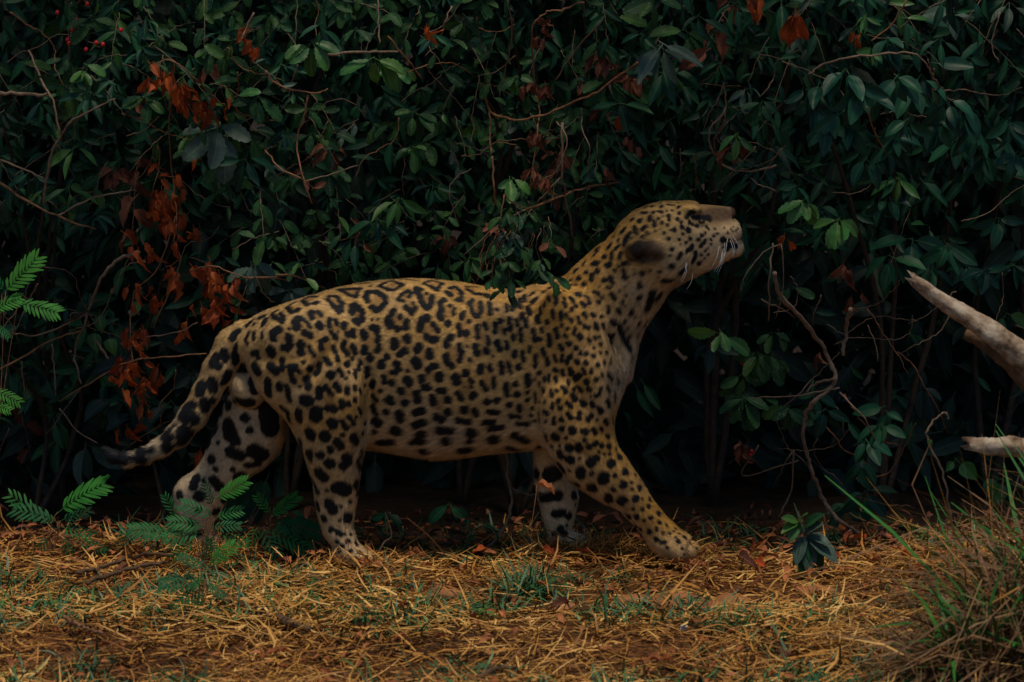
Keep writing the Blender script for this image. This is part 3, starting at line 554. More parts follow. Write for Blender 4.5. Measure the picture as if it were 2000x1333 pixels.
 (980, 700, .15): "340,230,345,340,40;430,280,14;490,190,28;490,310,490,360,14;60,350,70,470,36;180,340,36;200,470,40;330,450,26;330,545,28;435,450,445,580,16;105,605,38;225,630,235,680,34;400,650,26;385,750,28;110,745,230,770,26;210,850,340,860,30;440,815,22;170,1000,320,1080,55;100,1160,200,1190,45;500,1150,50;20,900,30;555,250,555,310,20;610,230,615,300,22;700,155,34;790,160,800,220,22;890,150,910,200,34;700,250,710,310,24;860,290,870,340,24;960,270,1010,230,36;1060,140,1080,200,24;1165,140,1165,190,22;1250,95,32;1305,220,26;1380,220,1420,270,38;1230,280,32;1105,310,40;1500,280,1520,330,22;1490,190,14;545,410,545,450,22;640,430,655,480,28;720,420,26;800,390,830,430,34;945,405,26;1000,380,1040,430,24;1135,410,32;1370,385,1395,425,28;1290,400,24;1220,490,30;1265,465,26;1165,495,16;1465,470,1470,550,24;925,500,945,530,40;1065,585,46;1375,560,1395,620,32;1175,590,1185,630,30;1265,650,1295,700,32;560,570,28;735,560,30;660,590,655,660,20;755,650,32;850,590,900,630,28;500,570,14;590,720,32;550,690,22;575,820,22;680,790,680,850,25;780,800,34;865,730,900,780,30;1010,710,30;1005,780,32;1165,750,30;1120,800,30;1240,805,20;1350,810,1375,860,28;1440,770,1445,830,20;785,920,34;920,940,52;1085,960,44;1030,930,20;1190,935,1225,980,28;1300,925,30;1380,1020,36;695,1010,700,1040,48;580,990,590,1060,22;835,1040,24;1080,1075,28;490,720,500,840,16",
 (1030, 860, .18): "265,75,22;350,65,18;460,85,45;560,60,560,100,36;670,75,30;735,40,34;805,60,30;885,65,30;960,90,18;355,150,360,170,40;460,210,50;565,200,18;690,240,52;745,200,40;775,130,14;835,150,16;895,150,20;1000,180,34;350,270,390,330,38;455,330,16;580,330,575,380,48;695,365,26;910,255,48;830,400,825,430,54;945,380,24;1065,345,38;1170,380,20;1085,270,10;540,480,560,520,36;700,520,54;935,540,24;1040,485,42;1130,465,15;1135,530,18;1215,515,1215,530,28;1225,440,8;700,640,720,680,36;880,620,880,650,44;1025,660,52;1175,640,38;1250,635,16;1330,645,24;1315,720,22;1150,745,18;1250,750,20;1425,795,28;1340,840,26;930,770,40;1010,780,26;1100,830,30;1185,835,32;1270,870,18;1435,895,22;1505,925,18;1230,965,22;1320,995,28;1400,970,22;1470,1005,16;1545,1015,14;1610,965,16;1395,1080,26;1590,990,12;1645,1015,12;1705,1055,22;1640,1095,26;1490,1110,1450,1120,20;1610,1055,14;1515,1170,18;1680,1180,18;1830,1170,14;1700,1240,12;1180,930,20;150,620,330,600,52;100,360,55;250,380,300,360,80;510,600,45;380,790,300,800,40;450,820,40;360,970,35;400,1015,36;290,1020,30;520,700,16;500,890,25;430,925,14",
 (190, 640, .2175): "1060,270,1040,320,45;1140,220,1150,280,34;1085,350,34;1180,420,1150,480,40;1130,500,25;930,520,920,570,48;1030,490,1040,550,42;800,710,860,690,38;960,680,970,720,45;1030,660,36;770,800,830,800,56;870,830,50;690,880,28;620,980,60;630,1070,55;780,960,70;840,950,40;760,1030,45;495,1095,28;390,1150,390,1180,60;390,1110,50;200,1130,90,1130,90;250,1180,50;210,1080,60;560,1190,38",
 (320, 760, .2326): "540,140,40;540,310,560,380,60;600,430,45;680,240,38;720,345,28;640,110,720,120,45;880,200,900,320,75;900,350,50;400,590,40;435,675,24;415,390,18;455,450,18;560,530,640,560,45;760,520,820,560,60;700,640,800,630,25;580,680,24;640,740,55;270,750,245,820,36;335,770,18;420,770,470,820,40;300,900,45;520,920,45;130,890,35;290,1010,25",
}
ROSE = {(440, 530, .15): [(690, 580, 50), (880, 480, 60), (1110, 370, 70), (1430, 400, 60), (1640, 265, 70), (1200, 590, 50), (1030, 690, 60), (1430, 730, 50), (1590, 760, 50), (1720, 550, 60), (740, 850, 70), (1100, 1100, 80), (1320, 1000, 70), (1620, 1020, 60), (510, 640, 40)],
        (700, 530, .15): [(430, 185, 60), (990, 175, 60), (230, 380, 90), (640, 350, 60), (680, 470, 50), (880, 340, 50), (1260, 270, 60), (1520, 240, 60), (1530, 470, 70), (1150, 520, 80), (520, 660, 90), (930, 760, 100), (1380, 720, 80), (1620, 850, 70), (1850, 740, 60), (170, 900, 90), (590, 970, 70), (850, 1070, 80), (1240, 1080, 90), (1600, 1050, 60)],
        (700, 710, .15): [(400, 180, 70), (950, 160, 70), (1380, 320, 90), (1680, 190, 80), (660, 380, 80), (1050, 560, 60)],
        (480, 700, .15): [(900, 100, 60), (720, 300, 70), (1090, 560, 80), (1340, 680, 80)]}
SEG = []; ROS = []
for (ox, oy, sc), txt in COAT.items():
    for e in txt.split(';'):
        q = [float(v) for v in e.split(',')]; r = q[-1] * sc * MPP * 1.20 + .001; pts = [(q[i], q[i + 1]) for i in range(0, len(q) - 1, 2)]
        W = [hit(ox + a * sc, oy + b * sc) for a, b in pts]
        W = [a for a in W if a is not None]
        if not W: continue
        if len(W) == 1: SEG.append((W[0], W[0], r))
        for a, b in zip(W[:-1], W[1:]):
            if (a - b).length < .12: SEG.append((a, b, r))
for (ox, oy, sc), L_ in ROSE.items():
    for a, b, r in L_:
        h_ = hit(ox + a * sc, oy + b * sc)
        if h_ is not None: ROS.append((h_, r * sc * MPP))
n0 = len(SEG)
for a, b, r in SEG[:n0]:                    # the flank turned away carries a like coat
    if a.y < -.02:
        qa = JBVH.find_nearest(Vector((a.x + .02, -a.y, a.z + .01)))[0]; qb = JBVH.find_nearest(Vector((b.x + .02, -b.y, b.z + .01)))[0]
        if qa.y > .02 and (qa - qb).length < .12: SEG.append((qa, qb, r))
SEG = [(np.array(a), np.array(b), r) for a, b, r in SEG]
# loose spots wherever the trace left a bare stretch (inner legs, underside)
cand = JV[rng.permutation(len(JV))[:3500]]
ends = np.array([(a + b) / 2 for a, b, r in SEG]); rad = np.array([r + np.linalg.norm(a - b) / 2 for a, b, r in SEG])
near_face = lambda p: p[1] < -.03
ends = list(ends); rad = list(rad)
for p in cand:
    E = np.array(ends); d = np.linalg.norm(E - p, axis=1) - np.array(rad)
    visible = hit_vis = False
    h_ = JBVH.ray_cast(CAMP, (Vector(p) - CAMP).normalized())[0]
    vis = h_ is not None and (h_ - Vector(p)).length < .012
    if vis and not (p[1] > .05 and p[2] < .16): continue
    if d.min() > .021 and p[2] > .03:
        r = rng.uniform(.007, .014); SEG.append((p.copy(), p + rng.normal(0, .006, 3), r)); ends.append(p.copy()); rad.append(r)
def coat_dist(Pn):
    """signed distance (m) to the nearest dark mark for points sorted by x internally"""
    o = np.argsort(Pn[:, 0]); Q = Pn[o]; D = np.full(len(Q), .05); x = Q[:, 0]
    for a, b, r in SEG:
        m = r + .02; i0 = np.searchsorted(x, min(a[0], b[0]) - m); i1 = np.searchsorted(x, max(a[0], b[0]) + m)
        if i1 <= i0: continue
        q = Q[i0:i1]; d = b - a; L2 = d @ d
        if L2 < 1e-9: dist = np.linalg.norm(q - a, axis=1)
        else:
            t = np.clip((q - a) @ d / L2, 0, 1); dist = np.linalg.norm(q - a - t[:, None] * d, axis=1)
        D[i0:i1] = np.minimum(D[i0:i1], dist - r)
    out = np.empty(len(Pn)); out[o] = D
    return out
# hair lie, length, paleness, orange tone: read off the photograph at points of the body
CTRL = np.array([
 # px, py, dx, dz, len mm, pale, orange
 (1430, 415, -1, -.1, 3, .10, .10), (1400, 410, -1, 0, 3, .05, .1), (1430, 450, -.8, -.7, 4, .55, .1), (1440, 480, -.5, -.9, 7, .75, .0), (1360, 400, -1, .1, 4, .1, .3), (1360, 470, -.8, -.5, 6, .30, .15),
 (1310, 395, -1, 0, 6, .05, .5), (1250, 420, -.9, -.5, 8, .0, .7), (1320, 480, -.9, -.5, 9, .35, .1), (1300, 540, -.6, -.8, 13, .45, .05), (1262, 495, -.9, -.4, 14, .1, .2),
 (1200, 470, -.7, -.7, 9, .0, .8), (1150, 520, -.8, -.7, 9, .0, .9), (1240, 570, -.5, -.9, 12, .35, .25), (1190, 580, -.6, -.8, 10, .15, .6), (1280, 600, -.3, -1, 15, .55, .05), (1240, 660, -.2, -1, 15, .7, .05), (1220, 740, -.1, -1, 14, .7, .1),
 (1100, 590, -.9, -.5, 9, .0, .9), (1050, 640, -1, -.4, 9, .05, .7), (1120, 700, -.6, -.8, 8, .05, .8), (1160, 640, -.6, -.8, 9, .1, .7), (1130, 800, -.4, -.9, 8, .05, .8), (1180, 800, -.3, -1, 8, .1, .8),
 (950, 590, -1, -.2, 9, .0, .55), (850, 560, -1, -.15, 8, .05, .35), (700, 580, -1, -.2, 8, .08, .3), (560, 620, -1, -.4, 8, .1, .25), (900, 680, -1, -.3, 9, .05, .45), (780, 680, -1, -.3, 9, .08, .35), (650, 700, -.7, -.7, 8, .08, .4), (540, 700, -.6, -.8, 9, .1, .3),
 (950, 780, -1, -.3, 10, .15, .45), (820, 780, -1, -.3, 10, .2, .3), (1020, 780, -1, -.4, 10, .15, .5), (750, 820, -.9, -.3, 12, .45, .1), (850, 850, -.9, -.35, 15, .7, .05), (950, 850, -.9, -.3, 15, .65, .1), (1030, 860, -.9, -.3, 14, .7, .1), (850, 890, -.8, -.5, 20, .8, 0), (740, 870, -.8, -.5, 16, .6, 0),
 (650, 820, -.3, -1, 9, .1, .45), (590, 810, -.4, -.9, 10, .2, .3), (700, 800, -.3, -1, 8, .05, .6), (650, 900, -.2, -1, 9, .2, .35), (600, 900, -.3, -1, 12, .45, .1), (660, 970, -.1, -1, 8, .35, .3), (655, 1030, .1, -1, 7, .4, .15), (700, 1085, .8, -.6, 6, .4, .2),
 (1090, 890, .1, -1, 10, .35, .4), (1150, 880, .4, -.9, 8, .05, .8), (1200, 930, .6, -.8, 8, .0, .95), (1130, 940, .3, -1, 11, .35, .3), (1180, 970, .5, -.9, 11, .35, .4), (1260, 990, .7, -.7, 7, .0, 1), (1240, 1030, .6, -.8, 9, .25, .6), (1310, 1040, .8, -.6, 6, .0, 1), (1340, 1075, .8, -.6, 7, .28, .6), (1280, 1075, .6, -.8, 9, .45, .3),
 (1080, 930, 0, -1, 9, .75, -.05), (1090, 1000, 0, -1, 8, .7, 0), (1100, 1060, .5, -.8, 7, .5, .1),
 (450, 660, -.7, -.8, 9, .08, .3), (410, 760, -.6, -.9, 11, .15, .25), (360, 840, -.7, -.7, 13, .5, .1), (300, 885, -1, -.3, 15, .85, 0), (220, 888, -1, .1, 16, .6, 0), (470, 755, -.3, -1, 6, .5, .3),
 (490, 820, -.3, -1, 9, .70, -.02), (430, 880, -.4, -1, 9, .75, -.02), (370, 960, -.2, -1, 8, .7, 0), (385, 1040, .1, -1, 7, .55, .1), (520, 880, -.2, -1, 10, .7, 0)], float)
def ctrl_field(Pn):
    c = np.array([tuple(P(a, b, 0).xz) for a, b in CTRL[:, :2]]); out = np.zeros((len(Pn), 5)); wsum = np.zeros(len(Pn))
    for i in range(len(c)):
        d2 = (Pn[:, 0] - c[i, 0]) ** 2 + (Pn[:, 2] - c[i, 1]) ** 2
        w_ = np.exp(-d2 / (2 * .045 ** 2)) + 1e-4 / (d2 + .004); out += w_[:, None] * CTRL[i, 2:]; wsum += w_
    return out / wsum[:, None]
TAN = np.array([.58, .355, .130]); ORANGE = np.array([.56, .275, .050]); PALE = np.array([.58, .48, .37]); FILL = np.array([.34, .165, .05])
BLACK = np.array([.010, .011, .014])
LID_GLINT = (np.array(hit(1280 + 505 * .15, 370 + 408 * .15)), np.array(hit(1280 + 640 * .15, 370 + 418 * .15)))  # pale highlight along the lower eyelid, painted into the coat colour
EAR = np.array(P(1260, 492, -.105))
def coat(Pn, Nn, cf, soft):
    pale = cf[:, 3].copy(); orange = np.clip(cf[:, 4], 0, 1)
    under = np.clip((-Nn[:, 2] - .25) * 1.6, 0, 1); pale = np.clip(np.maximum(pale, under * .8) + .10 * fnoise(Pn, 9, 21), 0, 1)
    col = TAN * (1 - orange[:, None]) + ORANGE * orange[:, None]
    col = col * (1 - pale[:, None]) + PALE * pale[:, None]
    fill = np.zeros(len(Pn))
    for c, r in ROS:
        d = np.linalg.norm(Pn - np.array(c), axis=1); fill = np.maximum(fill, np.clip((r * 1.5 - d) / (r * .7), 0, 1))
    col = col * (1 - .62 * fill[:, None]) + FILL * .62 * fill[:, None]
    col *= (1 + .10 * fnoise(Pn, 26, 5) + .08 * fnoise(Pn, 70, 6))[:, None]
    # nose and muzzle skin, ear back
    nz = np.array(P(1436, 414, 0)); dn = np.linalg.norm((Pn - nz) * np.array([1, .7, 1]), axis=1)
    k = np.clip((.022 - dn) / .006, 0, 1)[:, None]; col = col * (1 - k) + np.array([.07, .036, .032]) * k
    br = np.array(P(1400, 416, 0)); db = np.sqrt(((Pn[:, 0] - br[0]) / .06) ** 2 + ((Pn[:, 2] - br[2]) / .022) ** 2)
    k = np.clip((1.5 - db) / .9, 0, 1)[:, None] * .95; col = col * (1 - k) + np.array([.105, .060, .034]) * (1 + .3 * fnoise(Pn, 60, 31))[:, None] * k
    de = np.sqrt(((Pn[:, 0] - EAR[0]) / .055) ** 2 + ((Pn[:, 2] - EAR[2]) / .036) ** 2)
    k = (np.clip((1.12 - de + .08 * fnoise(Pn, 45, 33)) / .32, 0, 1) * np.clip((np.abs(Pn[:, 1]) - .070) / .012, 0, 1))[:, None]
    fr_ = np.clip((Pn[:, 0] - EAR[0] + .012) / .05, 0, 1)[:, None]
    col = col * (1 - k) + (np.array([.034, .024, .019]) * (1 - fr_) + np.array([.15, .09, .05]) * fr_) * (1 + .45 * fnoise(Pn, 50, 35))[:, None] * k
    D = coat_dist(Pn) + .0016 * fnoise(Pn, 55, 8) + .0010 * fnoise(Pn, 140, 9)
    s = np.clip(.5 - D / soft, 0, 1)[:, None]; s = s * s * (3 - 2 * s)
    col = col * (1 - s) + BLACK * s
    a, b = LID_GLINT; dv_ = b - a; tt = np.clip((Pn - a) @ dv_ / (dv_ @ dv_), 0, 1); dl = np.linalg.norm(Pn - a - tt[:, None] * dv_, axis=1)
    k = np.clip((.0026 - dl) / .0012, 0, 1)[:, None]; return col * (1 - k) + np.array([.55, .44, .28]) * k
def build_jaguar():
    base = Vector((P(800, 1097, 0).x, 0, 0))
    m, t, b, out = new_mat('jaguar_coat'); L = t.links.new
    at = N(t, 'ShaderNodeAttribute', attribute_name='coat'); L(at.outputs['Color'], b.inputs['Base Color'])
    b.inputs['Roughness'].default_value = .8; b.inputs['Specular IOR Level'].default_value = .15
    me = mesh_np('jaguar', JV - np.array(base), JF, m)
    nv = np.empty(len(JV) * 3, np.float32); me.vertex_normals.foreach_get('vector', nv); nrm = nv.reshape(-1, 3).astype(float)
    cf = ctrl_field(JV); col = coat(JV, nrm, cf, .004)
    a = me.attributes.new('coat', 'FLOAT_COLOR', 'POINT'); a.data.foreach_set('color', np.concatenate([col, np.ones((len(col), 1))], 1).astype(np.float32).ravel())
    jag = tag(obj('jaguar', me, None, base), 'spotted jaguar striding through straw with its head raised towards the leaves', 'jaguar')
    # ---- fur
    quad = JV[JF]; ctr = quad.mean(1); fn = nrm[JF].mean(1); fn /= np.linalg.norm(fn, axis=1)[:, None] + 1e-9
    ar = np.linalg.norm(np.cross(quad[:, 2] - quad[:, 0], quad[:, 3] - quad[:, 1]), axis=1)
    wgt = ar * np.where(fn[:, 1] < .25, 1.0, .25); wgt /= wgt.sum()
    NH = 430000; pick = rng.choice(len(JF), NH, p=wgt)
    u, v = rng.random((2, NH, 1)); q = quad[pick]
    root = (q[:, 0] * (1 - u) + q[:, 1] * u) * (1 - v) + (q[:, 3] * (1 - u) + q[:, 2] * u) * v
    qn = nrm[JF[pick]]; n_ = (qn[:, 0] * (1 - u) + qn[:, 1] * u) * (1 - v) + (qn[:, 3] * (1 - u) + qn[:, 2] * u) * v
    n_ /= np.linalg.norm(n_, axis=1)[:, None] + 1e-9
    cf = ctrl_field(root)
    flow = np.stack([cf[:, 0], np.zeros(NH), cf[:, 1]], 1) + rng.normal(0, .16, (NH, 3)); flow /= np.linalg.norm(flow, axis=1)[:, None]
    flow -= n_ * (flow * n_).sum(1)[:, None]
    fl = np.linalg.norm(flow, axis=1)[:, None]; down = np.stack([np.zeros(NH), np.zeros(NH), -np.ones(NH)], 1)
    flow = flow / (fl + 1e-6); lift = .42 + .5 * np.clip(.5 - fl, 0, 1)
    d = flow + n_ * lift * rng.uniform(.6, 1.4, (NH, 1)); d /= np.linalg.norm(d, axis=1)[:, None]
    ln = cf[:, 2] * .001 * rng.uniform(.7, 1.35, NH) * 1.1
    side = np.cross(d, n_ + rng.normal(0, .5, (NH, 3))); side /= np.linalg.norm(side, axis=1)[:, None] + 1e-9
    wd = (.00075 * rng.uniform(.7, 1.3, NH))[:, None]
    r0 = root - n_ * .001
    V = np.stack([r0 - side * wd, r0 + side * wd, r0 + d * ln[:, None]], 1).reshape(-1, 3) - np.array(base)
    tip = root + d * ln[:, None] * .85; col = coat(root, n_, cf, .002); colt = coat(tip - n_ * (ln * .3)[:, None], n_, cf, .002)
    shade = rng.uniform(.6, 1.35, (NH, 1)) * (1 + .20 * fnoise(root * np.array([.5, 1, 1.6]), 75, 15) + .12 * fnoise(root, 22, 16))[:, None]; c0 = col * shade; c1 = np.clip(colt * shade * 1.10 + .002, 0, .9)
    cc = np.stack([c0, c0, c1], 1).reshape(-1, 3)
    sn = np.repeat(n_ * .8 + d * .2, 3, axis=0)
    fm, t, b, out = new_mat('jaguar_fur'); L = t.links.new
    at = N(t, 'ShaderNodeAttribute', attribute_name='coat'); L(at.outputs['Color'], b.inputs['Base Color'])
    an = N(t, 'ShaderNodeAttribute', attribute_name='lie'); vn = N(t, 'ShaderNodeVectorMath', operation='NORMALIZE')
    L(an.outputs['Vector'], vn.inputs[0]); L(vn.outputs[0], b.inputs['Normal'])
    b.inputs['Roughness'].default_value = .62; b.inputs['Specular IOR Level'].default_value = .22
    fm_ = mesh_np('fur', V, np.arange(NH * 3).reshape(-1, 3), fm, smooth=True, attrs={'coat': np.concatenate([cc, np.ones((len(cc), 1))], 1), 'lie': sn})
    obj('fur', fm_, jag)['kind'] = 'stuff'
    # ---- eyes
    em, t, b, out = new_mat('jaguar_eye'); b.inputs['Base Color'].default_value = (.045, .024, .008, 1); b.inputs['Roughness'].default_value = .08
    for sgn in (-1, 1):
        c = P(1369, 428, 0); vs_, fs_ = [], []
        for i in range(9):
            for j in range(14):
                th = math.pi * i / 8; ph = 6.2832 * j / 14
                vs_.append((c.x +   .010 * math.sin(th) * math.cos(ph), sgn * .0485 + .010 * math.cos(th), c.z + .0065 * math.sin(th) * math.sin(ph)))
        for i in range(8):
            for j in range(14):
                j2 = (j + 1) % 14; fs_.append((i * 14 + j, i * 14 + j2, (i + 1) * 14 + j2, (i + 1) * 14 + j))
        obj('eye', mesh_np('eye', np.array(vs_) - np.array(base), np.array(fs_), em), jag)
    # ---- whiskers
    wm, t, b, out = new_mat('whisker'); b.inputs['Base Color'].default_value = (.8, .8, .78, 1); b.inputs['Roughness'].default_value = .4
    for x0, y0, x1, y1 in [(835, 740, 700, 1070), (885, 760, 795, 1080), (940, 640, 810, 1120), (975, 660, 1010, 910), (1010, 610, 1090, 790), (925, 720, 850, 930), (870, 820, 765, 1070), (905, 690, 835, 1000), (990, 640, 1030, 850), (400, 950, 320, 1200), (410, 950, 350, 1210), (490, 1080, 405, 1310)]:
        a = hit(1280 + x0 * .15, 370 + y0 * .15) or P(1280 + x0 * .15, 370 + y0 * .15, -.045)
        e = P(1280 + x1 * .15, 370 + y1 * .15, a.y - .05); mdl = a.lerp(e, .5) + Vector((.004, -.012, .0))
        V, F = tube(smooth_path([a, mdl, e], 5), .0005, .00015, 4)
        obj('whisker', mesh_np('whisker', V - np.array(base), F, wm), jag)
build_jaguar()

# ================================================================== THE THICKET
def rv(s=1.0): return Vector((rnd.gauss(0, s), rnd.gauss(0, s), rnd.gauss(0, s)))
def hedge_y(px, py):
    """depth of the leaf wall: it overhangs above and falls back into a hollow below the jaguar's back"""
    b = .30 + .10 * math.sin(px * .0061 + 1.3) + .08 * math.sin(px * .013 + py * .009) + .05 * math.sin(py * .021 + px * .004)
    if py < 420: b -= (420 - py) / 420 * .22
    if py > 620: b += min(.35, (py - 620) / 400 * .4)
    return b
def shrub(name, px, Y, label, cat='shrub', group=None):
    p = P(px, 1000, Y); e = empty(name, (p.x, Y, float(ground_z(np.array([p.x]), np.array([Y]))[0])))
    tag(e, label, cat, group); return e
def stems(parent, tips, r=.009, mat='twig'):
    """a few woody stems from the root up to where the leaves hang"""
    b = Vector(parent.location)
    for px, py, Y in tips:
        e = P(px, py, Y); m1 = b.lerp(e, .4) + Vector((rnd.uniform(-.1, .1), rnd.uniform(.05, .2), .06)); m2 = b.lerp(e, .75) + Vector((rnd.uniform(-.06, .06), rnd.uniform(.0, .1), .08))
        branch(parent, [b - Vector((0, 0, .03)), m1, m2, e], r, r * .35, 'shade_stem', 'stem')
def sprig(parent, c, kind, mat, n, size, spread=1.0, face=None, hang=1.0):
    """a whorl of drooping leaves on one twig tip"""
    c = Vector(c); yaw = rnd.uniform(-.5, .5)
    for i in range(n):
        a = (-1 + 2 * (i + .5) / n) * 1.35 * spread + rnd.gauss(0, .16)
        d = Vector((math.sin(a + yaw * .4), -.35 + rnd.gauss(0, .28), -math.cos(a) * hang + .12)) + rv(.10)
        nr = Vector((.25 * math.sin(a) + rnd.gauss(0, .5), -.75, .5 + rnd.gauss(0, .45)))
        s = size * rnd.uniform(.72, 1.18)
        put_leaf(parent, kind, mat, c + d.normalized() * s * .18 + rv(.004), d, nr, s)
def shoot(parent, c, kind, mat, n, size):
    """a drooping twig with leaves set alternately along it"""
    c = Vector(c); a = rnd.uniform(-1.5, 1.5); d = Vector((math.sin(a), -.3, -.55 * abs(math.cos(a)) - .1)).normalized(); L_ = size * rnd.uniform(1.6, 2.6)
    p0 = c - d * L_ * .5 + Vector((0, .03, .02)); p1 = c + Vector((0, 0, .02)); p2 = c + d * L_ * .5
    path = smooth_path([p0, p1, p2], 4); branch(parent, [p0, p1, p2], .0014, .0008, 'twig', 'twig', 4)
    for i in range(n):
        t = (i + .5) / n; p = path[min(len(path) - 1, int(t * len(path)))]; sd_ = 1 if i % 2 else -1
        side = d.cross(Vector((0, -1, .3))).normalized() * sd_
        dd = d * .6 + side * rnd.uniform(.5, 1.0) + Vector((0, -.1, -.35)) + rv(.22)
        put_leaf(parent, kind, mat, p, dd, Vector((rnd.gauss(0, .5), -.7, .6 + rnd.gauss(0, .35))), size * rnd.uniform(.55, 1.1))
def pw(px, py, dy=0.0): return P(px, py, hedge_y(px, py) + dy)
def traced(parent, pts, r0, r1, dy=-.15, mat='twig', name='branch'):
    return branch(parent, [pw(a, b, dy + rnd.uniform(-.02, .02)) for a, b in pts], r0, r1, mat, name)

SH = {}
SH['a'] = shrub('shrub', 130, .75, 'dark shrub with long hanging leaves, red berries and bare forked twigs', 'shrub', None)
SH['b'] = shrub('shrub', 560, .62, 'shrub with toothed leaves and a large pale speckled leaf whorl beside orange dead leaves', 'shrub')
SH['c'] = shrub('shrub', 1010, .62, 'tangled shrub above the jaguar with a long curved bare branch', 'shrub')
SH['b2'] = shrub('shrub', 640, .68, 'small-leaved shrub with bare wiry twigs just above the jaguar rump', 'shrub')
SH['c2'] = shrub('shrub', 900, .7, 'shrub of small toothed leaves just above the jaguar mid-back', 'shrub')
SH['d'] = shrub('shrub', 1390, .70, 'shrub with long dark drooping leaf whorls above the raised jaguar head', 'shrub')
SH['e'] = shrub('shrub', 1720, .62, 'shrub with an arching pale branch of oval blue-green leaves', 'shrub')
SH['g'] = shrub('shrub', 1930, .85, 'dark shrub with hanging leaves behind the broken log', 'shrub')
SH['f'] = shrub('climbing_vine', 1600, .45, 'twisted brown vine with a knot and leafy side shoots', 'vine')
SH['h'] = shrub('shrub', 60, .55, 'low shrub with large grey-green hanging leaves and curling bare twigs', 'shrub')
V_ = {k: v for k, v in SH.items()}

